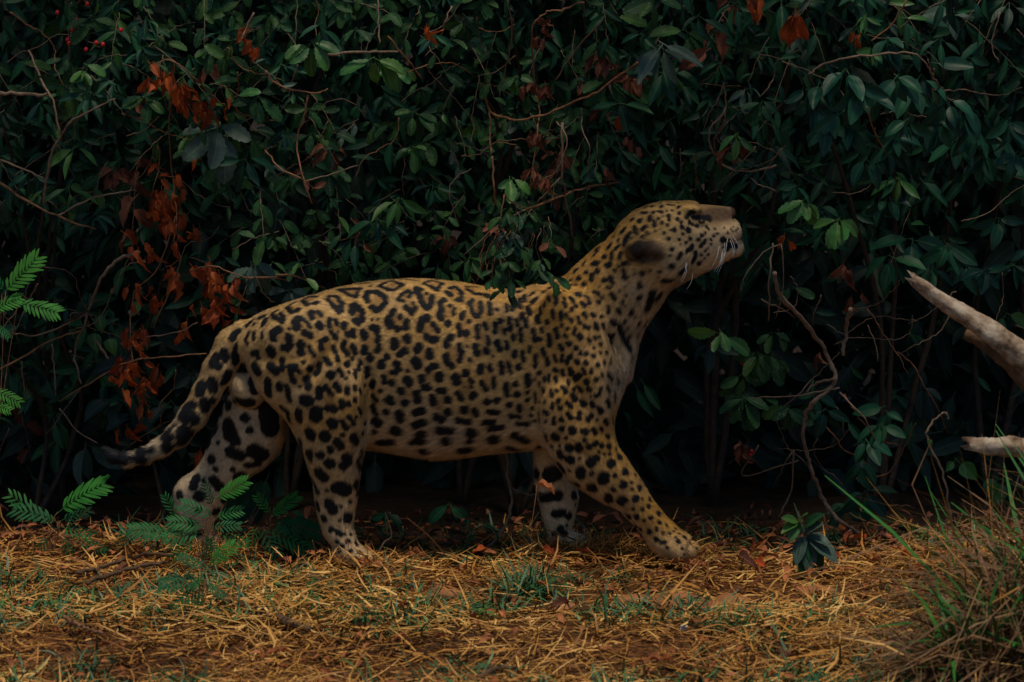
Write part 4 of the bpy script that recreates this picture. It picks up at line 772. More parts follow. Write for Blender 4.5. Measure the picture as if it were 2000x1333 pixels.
# ---- leading branches, traced
for k, pts, r0, r1 in [
    ('a', [(0, 182), (50, 184), (95, 187)], .006, .004), ('a', [(56, 98), (84, 165), (102, 196), (117, 266)], .003, .003),
    ('a', [(224, 193), (182, 214), (137, 242), (117, 270), (98, 312), (84, 399)], .002, .004), ('a', [(0, 312), (44, 330), (88, 350)], .003, .002),
    ('a', [(0, 357), (46, 389), (109, 422), (186, 448)], .004, .002), ('a', [(112, 422), (175, 389), (224, 378), (266, 371)], .003, .002),
    ('b', [(518, 140), (546, 168), (609, 182), (640, 175)], .003, .002), ('b', [(602, 186), (592, 238), (578, 280), (592, 350), (609, 399)], .003, .002),
    ('b', [(595, 354), (648, 340), (697, 322)], .002, .0015), ('b', [(518, 294), (546, 329), (592, 350)], .0025, .002), ('b', [(640, 107), (720, 101), (776, 103)], .004, .003),
    ('b', [(478, 543), (530, 543), (555, 537), (584, 543), (635, 564)], .0028, .002), ('b', [(498, 540), (512, 569), (534, 592)], .002, .0015), ('b', [(466, 85), (480, 60), (495, 25)], .003, .003),
    ('c', [(944, 164), (955, 213), (997, 234), (1053, 228), (1105, 206), (1158, 185), (1207, 150), (1245, 122)], .0035, .003),
    ('c', [(739, 0), (741, 45), (741, 88)], .002, .002), ('c', [(990, 0), (1000, 63), (986, 140), (972, 196)], .002, .0015),
    ('c', [(1098, 241), (1098, 343), (1105, 385), (1119, 467)], .003, .003), ('c', [(1210, 357), (1154, 364), (1105, 381), (1028, 410)], .002, .0035),
    ('c', [(1098, 343), (1075, 368), (1049, 395)], .0025, .002), ('c', [(920, 332), (892, 346), (878, 378), (895, 441)], .002, .0012),
    ('c', [(1172, 42), (1119, 105), (1084, 157)], .002, .002), ('c', [(961, 304), (965, 367), (968, 400)], .003, .003), ('c', [(758, 70), (790, 112), (825, 154)], .0025, .002),
    ('c', [(955, 213), (957, 262), (960, 300)], .003, .0025), ('c', [(1028, 410), (985, 430), (905, 500)], .002, .0015),
    ('d', [(1419, 210), (1384, 266), (1408, 318), (1457, 336), (1517, 325)], .0025, .003), ('d', [(1475, 287), (1445, 320), (1412, 357)], .002, .001),
    ('d', [(1527, 290), (1506, 318), (1485, 350)], .002, .001), ('d', [(1457, 343), (1485, 362), (1517, 373)], .002, .0015), ('d', [(1356, 300), (1360, 340), (1358, 375)], .0015, .001), ('d', [(1328, 290), (1330, 330), (1322, 360)], .0015, .001),
    ('e', [(1580, 147), (1601, 130), (1650, 114), (1702, 108), (1762, 103), (1790, 108), (1811, 130), (1828, 158), (1846, 182)], .0032, .0022), ('e', [(1692, 210), (1713, 266), (1734, 304)], .002, .001),
    ('e', [(1954, 24), (1937, 91), (1951, 122)], .002, .0015), ('e', [(1700, 80), (1740, 50), (1770, 0)], .002, .002),
    ('f', [(1512, 532), (1523, 575), (1562, 620), (1597, 663), (1621, 705), (1632, 737), (1621, 758), (1590, 786), (1572, 814), (1569, 853), (1576, 890), (1587, 922), (1604, 967), (1629, 1006), (1664, 1034), (1702, 1058), (1755, 1071)], .0060, .0050),
    ('f', [(1632, 740), (1597, 747), (1576, 765)], .004, .003), ('f', [(1470, 779), (1576, 770), (1639, 758)], .0015, .003), ('f', [(1639, 765), (1688, 818), (1731, 899)], .0025, .002),
    ('f', [(1526, 476), (1491, 493), (1456, 539), (1445, 571)], .0014, .0014), ('f', [(1509, 476), (1502, 553), (1502, 627)], .0022, .002), ('f', [(1527, 480), (1529, 560), (1515, 622)], .0016, .001), ('f', [(1545, 540), (1560, 570), (1550, 600), (1510, 612)], .001, .001),
    ('f', [(1660, 603), (1652, 650), (1646, 694)], .006, .005), ('f', [(1480, 870), (1450, 930), (1560, 900)], .002, .002), ('f', [(1550, 880), (1545, 960), (1520, 1010)], .0025, .002), ('f', [(1664, 1034), (1640, 1058), (1615, 1060)], .0025, .0015),
    ('h', [(271, 493), (226, 511), (197, 546), (173, 606), (166, 634), (145, 691), (159, 751)], .0055, .002), ('h', [(21, 649), (70, 656), (123, 638), (169, 613)], .002, .003),
    ('h', [(0, 723), (42, 701), (106, 663), (166, 645)], .003, .0025), ('h', [(116, 783), (212, 726), (261, 705), (317, 698), (402, 691)], .002, .0022), ('h', [(116, 797), (148, 839), (190, 867)], .0022, .0015),
    ('h', [(187, 666), (200, 684), (212, 701)], .003, .003), ('h', [(289, 659), (345, 649), (384, 631)], .0018, .0015), ('h', [(102, 673), (106, 720), (109, 772)], .0025, .002), ('h', [(42, 705), (46, 750), (49, 790)], .0022, .0018),
    ('h', [(135, 640), (140, 612), (165, 618), (175, 640)], .0012, .0012), ('h', [(220, 575), (240, 530), (255, 515), (285, 512)], .0015, .0015)]:
    traced(SH[k], pts, r0, r1, -.32 if k == 'f' else -.15, mat='twig' if k == 'f' or rnd.random() > .35 else 'twig_brown')
stems(SH['a'], [(84, 399, .3), (60, 100, .25), (0, 182, .3), (109, 422, .3)]); stems(SH['b'], [(592, 350, .35), (640, 107, .2), (478, 543, .3)]); stems(SH['c'], [(1119, 467, .35), (944, 164, .2), (1000, 40, .2)])
stems(SH['b2'], [(560, 480, .4), (650, 400, .35)]); stems(SH['c2'], [(900, 420, .4), (820, 350, .35)]); stems(SH['d'], [(1517, 325, .4), (1419, 210, .3), (1560, 40, .3)], .012); stems(SH['e'], [(1580, 147, .2), (1770, 0, .2), (1950, 60, .3)]); stems(SH['g'], [(1960, 300, .7), (1990, 420, .7)], .012); stems(SH['h'], [(173, 606, .3), (21, 649, .3)])

for k, reg, n in [('a', (0, 0, 300, 420), 9), ('b', (300, 0, 720, 520), 14), ('c', (700, 0, 1180, 500), 18), ('d', (1180, 60, 1550, 360), 9), ('e', (1560, 0, 2000, 300), 7), ('h', (0, 480, 430, 880), 14), ('f', (1420, 560, 1760, 1020), 22), ('g', (1700, 420, 2000, 900), 10)]:
    for i in range(n):
        x, y = rnd.uniform(reg[0], reg[2]), rnd.uniform(reg[1], reg[3]); a = rnd.uniform(-.6, .6) + (1.57 if rnd.random() < .65 else 0); q = [(x, y)]
        for j in range(rnd.randint(2, 5)):
            a += rnd.gauss(0, .45); x += math.cos(a) * 38; y += math.sin(a) * 38; q.append((x, y))
        if len(q) > 2 and all(not (430 < u < 1480 and v > 500) for u, v in q): traced(SH[k], q, rnd.uniform(.0010, .0024), .0009, rnd.uniform(-.16, .02), rnd.choice(['twig', 'twig', 'twig_brown']), 'twig')

# ---- leaves one can tell apart
def fill(parent, n, region, kinds, size, nl=(3, 6), dy=(-.12, .10), avoid=None, hang=1.0, clear=42):
    x0, y0, x1, y1 = region; done = []; tries = 0
    while len(done) < n and tries < n * 40:
        tries += 1
        px = rnd.uniform(x0, x1); py = rnd.uniform(y0, y1)
        if avoid and avoid(px, py): continue
        if any((px - a) ** 2 + (py - b) ** 2 < clear * clear for a, b in done): continue
        done.append((px, py)); kind, mat = rnd.choice(kinds); q_ = rnd.random()
        if q_ < .06: mat = 'brown'; kind = 'dead'
        elif q_ < .14: mat = 'fresh'
        elif q_ < .20: mat = 'grey_leaf'
        (shoot if rnd.random() < .45 else sprig)(parent, pw(px, py, rnd.uniform(*dy)), kind, mat, rnd.randint(*nl), rnd.uniform(*size) * rnd.uniform(.8, 1.1))
back = lambda px: np.interp(px, [400, 470, 560, 700, 800, 940, 1050, 1120, 1196, 1266, 1330, 1440, 1470], [660, 640, 590, 552, 543, 558, 562, 521, 460, 396, 388, 400, 520])
def hole(px, py):
    if py > back(px) - 14 and 400 < px < 1470: return True
    v = math.sin(px * .019 + 1.1) + math.sin(py * .027 + px * .006) + math.sin((px - py) * .012 + 2)
    return v > .75 or (880 < px < 950 and 60 < py < 150) or (560 < px < 600 and 240 < py < 330)
LS = [('lance', 'lance')] * 3 + [('serrate', 'serrate')]
LB = [('serrate', 'serrate')] * 3 + [('lance', 'lance')] * 2
LC = [('serrate', 'serrate')] * 4 + [('lance', 'lance')]
fill(SH['a'], 62, (-60, -40, 300, 420), LS, (.052, .085), avoid=lambda x, y: hole(x, y) or (y > 280 and rnd.random() < .55), clear=34)
fill(SH['b'], 60, (280, -40, 720, 290), LB, (.045, .075), avoid=lambda x, y: hole(x, y), clear=34)
fill(SH['b2'], 52, (400, 280, 760, 570), LB, (.045, .075), avoid=lambda x, y: hole(x, y), clear=34)
fill(SH['c'], 50, (700, -40, 1180, 230), LC, (.040, .066), avoid=hole, clear=34)
fill(SH['c2'], 58, (720, 220, 1180, 540), LC, (.040, .066), avoid=hole, clear=32)
fill(SH['d'], 44, (1170, -40, 1530, 330), [('lance', 'lance')] * 4 + [('serrate', 'serrate')], (.06, .098), (4, 7), avoid=lambda x, y: hole(x, y) or (1330 < x and y > 210 and rnd.random() < .7), clear=36)
fill(SH['e'], 24, (1560, -40, 2060, 120), [('lance', 'lance')] * 3 + [('oval', 'oval')], (.07, .10), avoid=hole)
for px, py, n, s in [(1575, 175, 5, .075), (1600, 160, 5, .08), (1650, 140, 5, .085), (1680, 165, 5, .09), (1700, 180, 4, .08), (1640, 215, 5, .08), (1590, 205, 3, .08), (1750, 150, 5, .085), (1780, 168, 6, .08), (1800, 150, 4, .08), (1770, 235, 5, .085), (1850, 195, 5, .08), (1880, 215, 5, .08), (1900, 250, 5, .085), (1830, 240, 4, .085), (1720, 290, 4, .07), (1690, 310, 3, .075), (1750, 265, 4, .07), (1940, 260, 5, .085), (1970, 235, 5, .08), (1920, 300, 4, .08), (1660, 245, 4, .075), (1615, 240, 4, .08), (1985, 300, 5, .085), (1870, 275, 4, .075)]:
    sprig(SH['e'], pw(px, py, -.06 + rnd.uniform(-.03, .03)), 'oval', 'oval', n, s, .8)
fill(SH['g'], 16, (1700, 300, 2060, 560), [('lance', 'lance'), ('oval', 'oval')], (.07, .10), (3, 6), dy=(.05, .35))
fill(SH['g'], 8, (1660, 600, 2060, 1000), [('oval', 'deep')], (.07, .10), (2, 4), dy=(.1, .5))
fill(SH['h'], 20, (-50, 620, 260, 880), [('oval', 'lance'), ('lance', 'lance')], (.075, .12), (2, 4), dy=(-.05, .2))
fill(SH['h'], 8, (220, 700, 420, 900), [('oval', 'deep'), ('lance', 'lance')], (.075, .11), (2, 3), dy=(.02, .25))
for px, py, n, s, mat in [(1480, 690, 5, .07, 'serrate'), (1450, 730, 5, .07, 'serrate'), (1510, 700, 5, .075, 'serrate'), (1480, 780, 6, .075, 'serrate'), (1450, 780, 5, .07, 'serrate'), (1540, 790, 5, .07, 'serrate'), (1510, 650, 4, .06, 'serrate'), (1545, 560, 3, .055, 'serrate'), (1590, 770, 4, .06, 'lance'), (1610, 800, 4, .07, 'lance'), (1720, 830, 5, .075, 'lance'), (1690, 860, 4, .07, 'lance'), (1730, 800, 4, .07, 'lance'), (1570, 390, 5, .07, 'fresh'), (1555, 360, 5, .06, 'lance'), (1640, 430, 6, .07, 'fresh'), (1600, 400, 4, .06, 'lance'), (1410, 650, 4, .07, 'fresh'), (1390, 670, 3, .08, 'deep'), (1740, 500, 5, .09, 'lance'), (1850, 480, 6, .08, 'lance'), (1780, 470, 5, .09, 'lance'), (1345, 1020, 3, .085, 'lance'), (1690, 960, 5, .075, 'lance'), (1650, 980, 4, .07, 'lance'), (1750, 1030, 5, .075, 'lance'), (1680, 900, 4, .07, 'lance')]:
    sprig(SH['f'], pw(px, py, rnd.uniform(-.30, -.12)), 'serrate' if mat in ('serrate', 'fresh') else 'oval', mat, n, s)
for k, px, py, n, s, kind, mat in [('b', 428, 248, 6, .115, 'serrate', 'grey_leaf'), ('b', 480, 310, 5, .09, 'lance', 'lance'), ('b', 375, 265, 2, .06, 'lance', 'fresh'), ('b', 735, 115, 5, .075, 'serrate', 'fresh'), ('c', 770, 130, 3, .06, 'serrate', 'fresh'), ('c', 863, 225, 1, .04, 'oval', 'fresh'), ('c', 1000, 350, 3, .06, 'serrate', 'fresh'), ('d', 1440, 265, 5, .06, 'lance', 'fresh'), ('e', 1705, 95, 4, .05, 'oval', 'fresh'), ('e', 1690, 30, 4, .05, 'lance', 'fresh'), ('a', 165, 135, 5, .055, 'serrate', 'fresh'), ('a', 130, 110, 4, .05, 'serrate', 'serrate'), ('b', 780, 390, 5, .08, 'lance', 'fresh'), ('b', 740, 430, 5, .09, 'lance', 'lance'), ('b', 690, 470, 6, .085, 'lance', 'lance'), ('d', 1290, 90, 6, .13, 'lance', 'grey_leaf'), ('d', 1300, 130, 6, .11, 'lance', 'lance')]:
    sprig(SH[k], pw(px, py, -.12), kind, mat, n, s)
# sprig hanging in front of the jaguar's back
e = SH['c']
for pts in [[(985, 380), (975, 450), (968, 500), (955, 570)], [(968, 470), (990, 520), (1000, 575)], [(975, 450), (950, 500), (958, 545)]]:
    branch(e, [P(a, b, -.19) for a, b in pts], .0018, .0008, 'twig_brown')
branch(e, [pw(1028, 410, -.03), P(1000, 395, -.0), P(985, 380, -.19)], .0022, .0018)
for i in range(14):
    x, y = rnd.uniform(945, 1075), rnd.uniform(400, 500); q = [(x, y)]
    for j in range(3): x += rnd.uniform(-16, 12); y += rnd.uniform(14, 34); q.append((x, min(y, 592)))
    branch(e, [P(a, b, -.20 + rnd.uniform(-.03, .02)) for a, b in q], .0010, .0005, rnd.choice(['twig', 'twig_brown']), 'twig', 4)
for i in range(26):
    sprig(e, P(rnd.uniform(950, 1085), rnd.uniform(385, 545), -.20 + rnd.uniform(-.03, .03)), 'serrate', rnd.choice(['serrate', 'serrate', 'lance', 'grey_leaf', 'brown']), rnd.randint(1, 3), rnd.uniform(.026, .05))
for px, py, n, mat in [(985, 420, 4, 'serrate'), (1000, 450, 4, 'grey_leaf'), (970, 480, 4, 'serrate'), (1020, 480, 3, 'serrate'), (990, 510, 4, 'serrate'), (965, 530, 3, 'serrate'), (1000, 545, 3, 'serrate'), (985, 565, 2, 'serrate'), (1040, 510, 3, 'serrate'), (1065, 525, 2, 'serrate')]:
    sprig(e, P(px, py, -.19 + rnd.uniform(-.02, .02)), 'serrate', mat, n, .042)
# red berries
for px, py in [(150, 40), (141, 58), (170, 8), (132, 78), (135, 85), (188, 84), (201, 87), (236, 59), (168, 97), (112, 25)]:
    p = pw(px, py, -.12); V, F = tube([p + Vector((0, 0, z)) for z in (-.0075, -.005, 0, .005, .0075)], .005, .005, 8)
    V = np.array(p) + (V - np.array(p)) * 1.0
    r2 = np.linalg.norm(V - np.array(p), axis=1)[:, None]; V = np.array(p) + (V - np.array(p)) / np.maximum(r2, 1e-5) * .0068
    obj('berry', mesh_np('berry', rel(SH['a'], V), F, M['berry']), SH['a'])
for px, py in [(1468, 882), (1466, 890)]:
    p = pw(px, py, -.08); V, F = tube([p + Vector((0, 0, z)) for z in (-.0075, -.005, 0, .005, .0075)], .005, .005, 8)
    r2 = np.linalg.norm(V - np.array(p), axis=1)[:, None]; V = np.array(p) + (V - np.array(p)) / np.maximum(r2, 1e-5) * .006
    obj('berry', mesh_np('berry', rel(SH['f'], V), F, M['berry']), SH['f'])

# ---- withered vines, leaves hanging dead
def dead_cluster(parent, px, py, n, size, mat='dead', spread=26):
    for i in range(n):
        a, b = px + rnd.gauss(0, spread * .55), py + rnd.gauss(0, spread * .5)
        d = Vector((rnd.gauss(0, .45), rnd.gauss(-.15, .35), -1 + rnd.gauss(0, .35))); nr = Vector((rnd.gauss(0, .6), -.8, rnd.gauss(.35, .4)))
        put_leaf(parent, 'dead', mat, pw(a, b, -.13 + rnd.uniform(-.04, .05)), d, nr, size * rnd.uniform(.7, 1.2))
dv = shrub('withered_vine', 330, .42, 'withered vine with hanging clusters of curled orange dead leaves', 'vine')
for pts in [[(292, 132), (330, 118), (365, 140), (420, 190), (445, 215)], [(340, 120), (338, 165), (330, 250), (335, 330), (345, 420), (340, 470)], [(345, 420), (310, 520), (265, 570), (255, 640), (262, 720), (280, 830)], [(370, 530), (420, 520), (470, 540), (560, 545)], [(340, 470), (350, 520), (300, 640)]]:
    branch(dv, [pw(a, b, -.12) for a, b in pts], .0022, .0016, 'twig_brown')
stems(dv, [(340, 470, .2)], .006, 'twig_brown')
for px, py, n, s in [(305, 145, 8, .055), (335, 165, 8, .06), (370, 185, 8, .06), (395, 205, 6, .06), (425, 205, 4, .05), (320, 375, 8, .06), (310, 395, 8, .06), (330, 425, 8, .05), (340, 350, 4, .045), (335, 320, 3, .045), (355, 460, 4, .045), (265, 465, 3, .06), (290, 490, 4, .06), (325, 540, 5, .07), (300, 575, 4, .05), (410, 530, 7, .065), (440, 550, 6, .06), (410, 590, 5, .07), (460, 590, 4, .06), (265, 570, 5, .05), (262, 655, 7, .05), (245, 675, 4, .045), (230, 710, 7, .055), (255, 730, 7, .065), (285, 725, 4, .05), (298, 745, 3, .05), (275, 790, 4, .05), (270, 830, 5, .055), (365, 635, 3, .05), (390, 880, 3, .06), (480, 60, 5, .045), (490, 95, 4, .04)]:
    dead_cluster(dv, px, py, n, s)
bv = shrub('dry_twig', 1050, .5, 'thin hanging twig with bunches of shrivelled brown leaves above the jaguar back', 'twig')
branch(bv, [pw(a, b, -.14) for a, b in [(1140, 5), (1095, 21), (1063, 25), (1040, 60), (1042, 140), (1052, 196), (1049, 262), (1035, 371)]], .0028, .0018, 'twig_brown')
stems(bv, [(1140, 5, .12)], .005)
for px, py, n, s in [(1065, 45, 5, .04), (1050, 75, 4, .04), (1035, 165, 6, .045), (1055, 170, 5, .045), (1040, 265, 4, .04), (1065, 270, 4, .045), (1045, 335, 6, .055), (1065, 350, 5, .05)]:
    dead_cluster(bv, px, py, n, s, 'brown', 14)
for k, px, py, n, s, mat in [('c', 1185, 220, 1, .06, 'dead'), ('c', 1225, 270, 2, .045, 'brown'), ('c', 1245, 280, 1, .05, 'brown'), ('c', 1130, 160, 3, .05, 'brown'), ('c', 1190, 325, 2, .05, 'brown'), ('c', 830, 60, 4, .045, 'dead'), ('d', 1550, 30, 4, .08, 'dead'), ('d', 1470, 8, 4, .06, 'dead'), ('f', 1530, 470, 2, .05, 'dead'), ('f', 1650, 520, 4, .06, 'brown'), ('f', 1660, 580, 4, .05, 'brown'), ('f', 1450, 870, 4, .07, 'brown'), ('f', 1435, 690, 1, .04, 'dead'), ('f', 1465, 1010, 3, .05, 'brown'), ('f', 1600, 690, 2, .05, 'brown'), ('e', 1670, 70, 3, .05, 'dead')]:
    dead_cluster(SH[k], px, py, n, s, mat, 14)

# ---- the mass of leaves further in: uncountable, one body per shrub row
def mass(name, label, cat, n, xr, yr, zr, kinds, size, mat, keep=None):
    bk = Bulk()
    for i in range(n):
        for _ in range(30):
            p = Vector((rnd.uniform(*xr), rnd.uniform(*yr), rnd.uniform(*zr)))
            if keep is None or keep(p): break
        d = Vector((rnd.gauss(0, .8), rnd.gauss(-.2, .5), rnd.gauss(-.7, .5))); nr = Vector((rnd.gauss(0, .5), -.8, rnd.gauss(.4, .5)))
        bk.add(rnd.choice(kinds), p, d, nr, rnd.uniform(*size))
    o = bk.build(name, mat, None, Vector(((xr[0] + xr[1]) / 2, (yr[0] + yr[1]) / 2, 0)))
    tag(o, label, cat, None, 'stuff'); return o
def front_keep(p):
    # above the jaguar's back and at the sides, leaving the dark hollow under the overhang open
    if p.z > 1.02: return True
    if p.z > .80 - .12 * math.sin(p.x * 3): return rnd.random() < .9
    if p.x < -1.0: return rnd.random() < .5
    return rnd.random() < .06
mass('foliage', 'dense green leaves of the thicket behind the jaguar', 'foliage', 5200, (-2.5, 2.5), (.42, .80), (.25, 1.75), ['lance', 'plain', 'lance'], (.05, .10), 'lance', front_keep)
def gap(p): return True
mass('thicket', 'undergrowth deep inside the thicket, its leaves coloured as if in blue shadow', 'undergrowth', 15000, (-2.9, 2.9), (.9, 2.6), (.0, 2.1), ['plain'], (.12, .19), 'deep', gap)
def shade_crown_keep(p):  # leaves above the view; overhang shaped to throw shade on the head
    lim = .05 + .16 * math.sin(p.x * 2.3) - .95 * min(1, max(0, (p.x - .12) / .35)) * min(1, max(0, (1.05 - p.x) / .35))
    if p.z < 1.84: lim = max(lim, .05)
    return p.y > lim
mass('added_shade_canopy', 'unseen leafy crown of the thicket, its overhang added to shade the jaguar head', 'foliage', 8500, (-3.2, 3.2), (-.95, 2.6), (1.62, 2.5), ['plain'], (.11, .17), 'lance', shade_crown_keep)

# ================================================================== PLANTS ON THE GROUND
def frond(parent, base, d, nrm, length, pairs, mat, curl=.35):
    """one feather leaf: midrib with paired leaflets"""
    d = Vector(d).normalized(); nrm = Vector(nrm); y = nrm.cross(d).normalized(); z = d.cross(y)
    Vs, Fs, Us = [], [], []; off = 0
    def pt(t, w, h): return Vector(base) + d * (length * (t - .2 * curl * t * t)) + y * w + z * (h - curl * length * t * t * .5)
    path = [pt(t, 0, 0) for t in (0, .25, .5, .75, 1)]; V, F = tube(path, .0011, .0006, 4)
    Vs.append(V); Fs.append(F[0]); Us.append(np.full((len(V), 2), .5)); off += len(V)
    pairs = max(6, int(pairs * .85))
    for i in range(pairs):
        t = .14 + .86 * i / pairs; L_ = length * .34 * (math.sin(math.pi * (.18 + .72 * i / pairs)) ** .6) * rnd.uniform(.9, 1.08); wv = length * .029
        for sgn in (-1, 1):
            an = .95 - .35 * t + rnd.gauss(0, .05); dx = math.cos(an); dy_ = math.sin(an) * sgn
            q = []
            for s_, ww in ((0, .25), (.3, 1), (.7, 1), (1, .3)):
                for e_ in (-1, 1):
                    tt = t + (dx * s_ * L_ - e_ * ww * wv * abs(dy_)) / length; yy = dy_ * s_ * L_ + e_ * ww * wv * dx * sgn
                    q.append(pt(tt, yy, .10 * L_ * s_ - .22 * L_ * s_ * s_ + rnd.gauss(0, .0006)))
            Vs.append(np.array([tuple(v) for v in q])); b = off
            Fs.append(np.array([(b, b + 2, b + 3, b + 1), (b + 2, b + 4, b + 5, b + 3), (b + 4, b + 6, b + 7, b + 5)])); off += 8
            Us.append(np.array([(.5 + .45 * e_, s_) for s_ in (0, .3, .7, 1) for e_ in (-1, 1)]))
    V = np.concatenate(Vs); return obj('frond', mesh_np('frond', rel(parent, V), np.concatenate(Fs), M[mat], uv=np.concatenate(Us)), parent)
def mimosa(px, py, label, fronds, stem_top=None):
    """fronds: (px, py of base, tip px, py, Y, pairs, mat)"""
    g = G(px, py); e = empty('feathery_plant', (g.x, g.y, float(ground_z(np.array([g.x]), np.array([g.y]))[0])))
    tag(e, label, 'plant', 'feathery seedlings in the straw')
    for bx, by, tx, ty, dy, pairs, mat in fronds:
        Y = g.y + dy; b = P(bx, by, Y); t = P(tx, ty, Y - rnd.uniform(.0, .05)); d = t - b
        st_ = branch(e, [Vector(e.location), Vector(e.location).lerp(b, .5) + Vector((rnd.uniform(-.02, .02), 0, .02)), b], .0018, .001, 'twig_brown', 'stem', 5)
        nr = Vector((rnd.gauss(0, .2), -.75, .65)); frond(e, b, d, nr, d.length, pairs, mat, rnd.uniform(.05, .5)).parent = st_
mimosa(100, 1085, 'feathery seedling with one bright curled frond at the edge of the hollow', [(112, 1003, 195, 930, 0, 12, 'mimosa_fresh'), (108, 1015, 20, 985, 0, 9, 'mimosa'), (112, 1020, 60, 1000, .02, 9, 'mimosa'), (118, 1018, 175, 990, 0, 9, 'mimosa'), (120, 1030, 180, 1040, 0, 8, 'mimosa'), (95, 1050, 60, 1090, -.03, 8, 'mimosa'), (125, 1045, 140, 1100, -.03, 8, 'mimosa'), (150, 1060, 215, 1075, -.03, 8, 'mimosa'), (80, 1010, 15, 960, .02, 6, 'mimosa')])
mimosa(400, 1110, 'leafy feathery seedling in front of the far hind foot with many dark fronds', [(420, 975, 482, 938, 0, 12, 'mimosa_fresh'), (418, 1010, 350, 975, 0, 9, 'mimosa'), (420, 1012, 470, 990, .0, 9, 'mimosa'), (412, 1030, 470, 1020, -.02, 9, 'mimosa'), (400, 1030, 330, 1010, .0, 10, 'mimosa'), (395, 1040, 320, 1050, 0, 10, 'mimosa'), (340, 1045, 250, 1030, .0, 11, 'mimosa'), (345, 1010, 320, 965, .02, 8, 'mimosa'), (400, 1050, 430, 1090, -.03, 9, 'mimosa'), (430, 1045, 490, 1060, -.03, 8, 'mimosa'), (380, 1060, 330, 1090, -.03, 8, 'mimosa'), (415, 990, 400, 945, 0, 7, 'mimosa')])
mimosa(500, 1080, 'feathery seedling with two broad fronds before the near hind leg', [(528, 1012, 578, 962, 0, 12, 'mimosa_fresh'), (530, 1005, 500, 965, .0, 8, 'mimosa_fresh'), (525, 1022, 625, 1030, 0, 13, 'mimosa'), (520, 1030, 610, 1075, -.02, 10, 'mimosa'), (510, 1030, 545, 1090, -.02, 8, 'mimosa'), (505, 1028, 480, 1075, -.02, 8, 'mimosa'), (560, 1035, 600, 1110, .0, 8, 'mimosa')])
mimosa(385, 1215, 'feathery seedling growing out of the straw beside the dark stick', [(400, 1110, 350, 1080, 0, 10, 'mimosa'), (405, 1105, 455, 1060, 0, 10, 'mimosa_fresh'), (400, 1120, 370, 1150, 0, 10, 'mimosa'), (395, 1135, 310, 1140, 0, 11, 'mimosa'), (400, 1140, 440, 1165, 0, 9, 'mimosa'), (390, 1150, 330, 1190, 0, 10, 'mimosa'), (395, 1155, 380, 1200, -.02, 9, 'mimosa'), (400, 1095, 410, 1050, 0, 9, 'mimosa')])
mimosa(-20, 1060, 'tall feathery plant with bright fronds rising beside the low shrub', [(5, 575, 75, 500, 0, 12, 'mimosa_fresh'), (-20, 610, 40, 575, 0, 11, 'mimosa_fresh'), (35, 590, 115, 610, 0, 11, 'mimosa_fresh'), (-15, 760, 42, 785, 0, 10, 'mimosa_fresh'), (-10, 630, 20, 660, 0, 9, 'mimosa'), (-15, 790, 20, 800, 0, 9, 'mimosa_fresh'), (10, 570, -30, 520, 0, 11, 'mimosa')])
# broad-leaved sapling
g = G(1585, 1118); sp = empty('sapling', (g.x, g.y, 0.0)); tag(sp, 'small sapling with broad grey-green leaves and fresh green tips', 'plant')
branch(sp, [g, P(1582, 1080, g.y), P(1575, 1045, g.y)], .003, .002, 'twig', 'stem')
for bx, by, tx, ty, mat, kd in [(1578, 1046, 1640, 1095, 'grey_leaf', 'oval'), (1578, 1046, 1625, 1050, 'grey_leaf', 'oval'), (1575, 1050, 1562, 1105, 'grey_leaf', 'oval'), (1575, 1052, 1590, 1120, 'grey_leaf', 'oval'), (1572, 1048, 1548, 1100, 'grey_leaf', 'oval'), (1578, 1055, 1615, 1118, 'lance', 'oval'), (1572, 1056, 1578, 1130, 'lance', 'oval'), (1560, 1020, 1525, 1030, 'fresh', 'oval'), (1560, 1020, 1540, 1055, 'fresh', 'oval'), (1560, 1018, 1575, 1000, 'fresh', 'oval'), (1558, 1020, 1530, 1010, 'fresh', 'oval'), (1572, 1030, 1605, 1005, 'lance', 'oval'), (1572, 1040, 1605, 1020, 'grey_leaf', 'oval')]:
    b = P(bx, by, g.y); t = P(tx, ty, g.y - .04); d = t - b
    put_leaf(sp, kd, mat, b, d, Vector((rnd.gauss(0, .2), -.7, .7)), d.length * 1.05)
# green broad leaf between the hind legs' hollow
gl = G(470, 1062); lp = empty('low_plant', (gl.x, gl.y, 0)); tag(lp, 'low plant with one large dark heart-shaped leaf between the hind legs', 'plant')
for bx, by, tx, ty in [(490, 960, 450, 1010), (500, 955, 470, 1000), (520, 940, 500, 990)]:
    b = P(bx, by, gl.y + .1); t = P(tx, ty, gl.y + .07); put_leaf(lp, 'oval', 'lance', b, t - b, Vector((.1, -.8, .5)), (t - b).length * 1.6)
    branch(lp, [gl, b.lerp(gl, .5) + Vector((.02, .02, .02)), b], .0018, .0012, 'twig', 'stem', 5)
for i, (px, py, n, s_, mat, ty) in enumerate([(760, 1000, 4, .06, 'lance', 'behind the near hind leg'), (880, 985, 5, .07, 'lance', 'under the belly'), (1345, 1030, 4, .085, 'fresh', 'behind the reaching forepaw'), (1400, 1050, 4, .05, 'serrate', 'ahead of the forepaw'), (1700, 1030, 5, .07, 'lance', 'right of the vine foot'), (1760, 1050, 4, .06, 'lance', 'before the dry grass'), (560, 1000, 3, .07, 'lance', 'between the hind legs')]):
    Y = .34 + .06 * (i % 3); c = P(px, py, Y); wd_ = empty('weed', (c.x, Y, 0.0)); tag(wd_, 'small dark leafy weed ' + ty, 'plant')
    branch(wd_, [Vector((c.x, Y, -.01)), c.lerp(Vector((c.x, Y, 0)), .5) + Vector((.01, 0, 0)), c], .002, .0012, 'twig', 'stem', 5); sprig(wd_, c, 'oval', mat, n, s_)
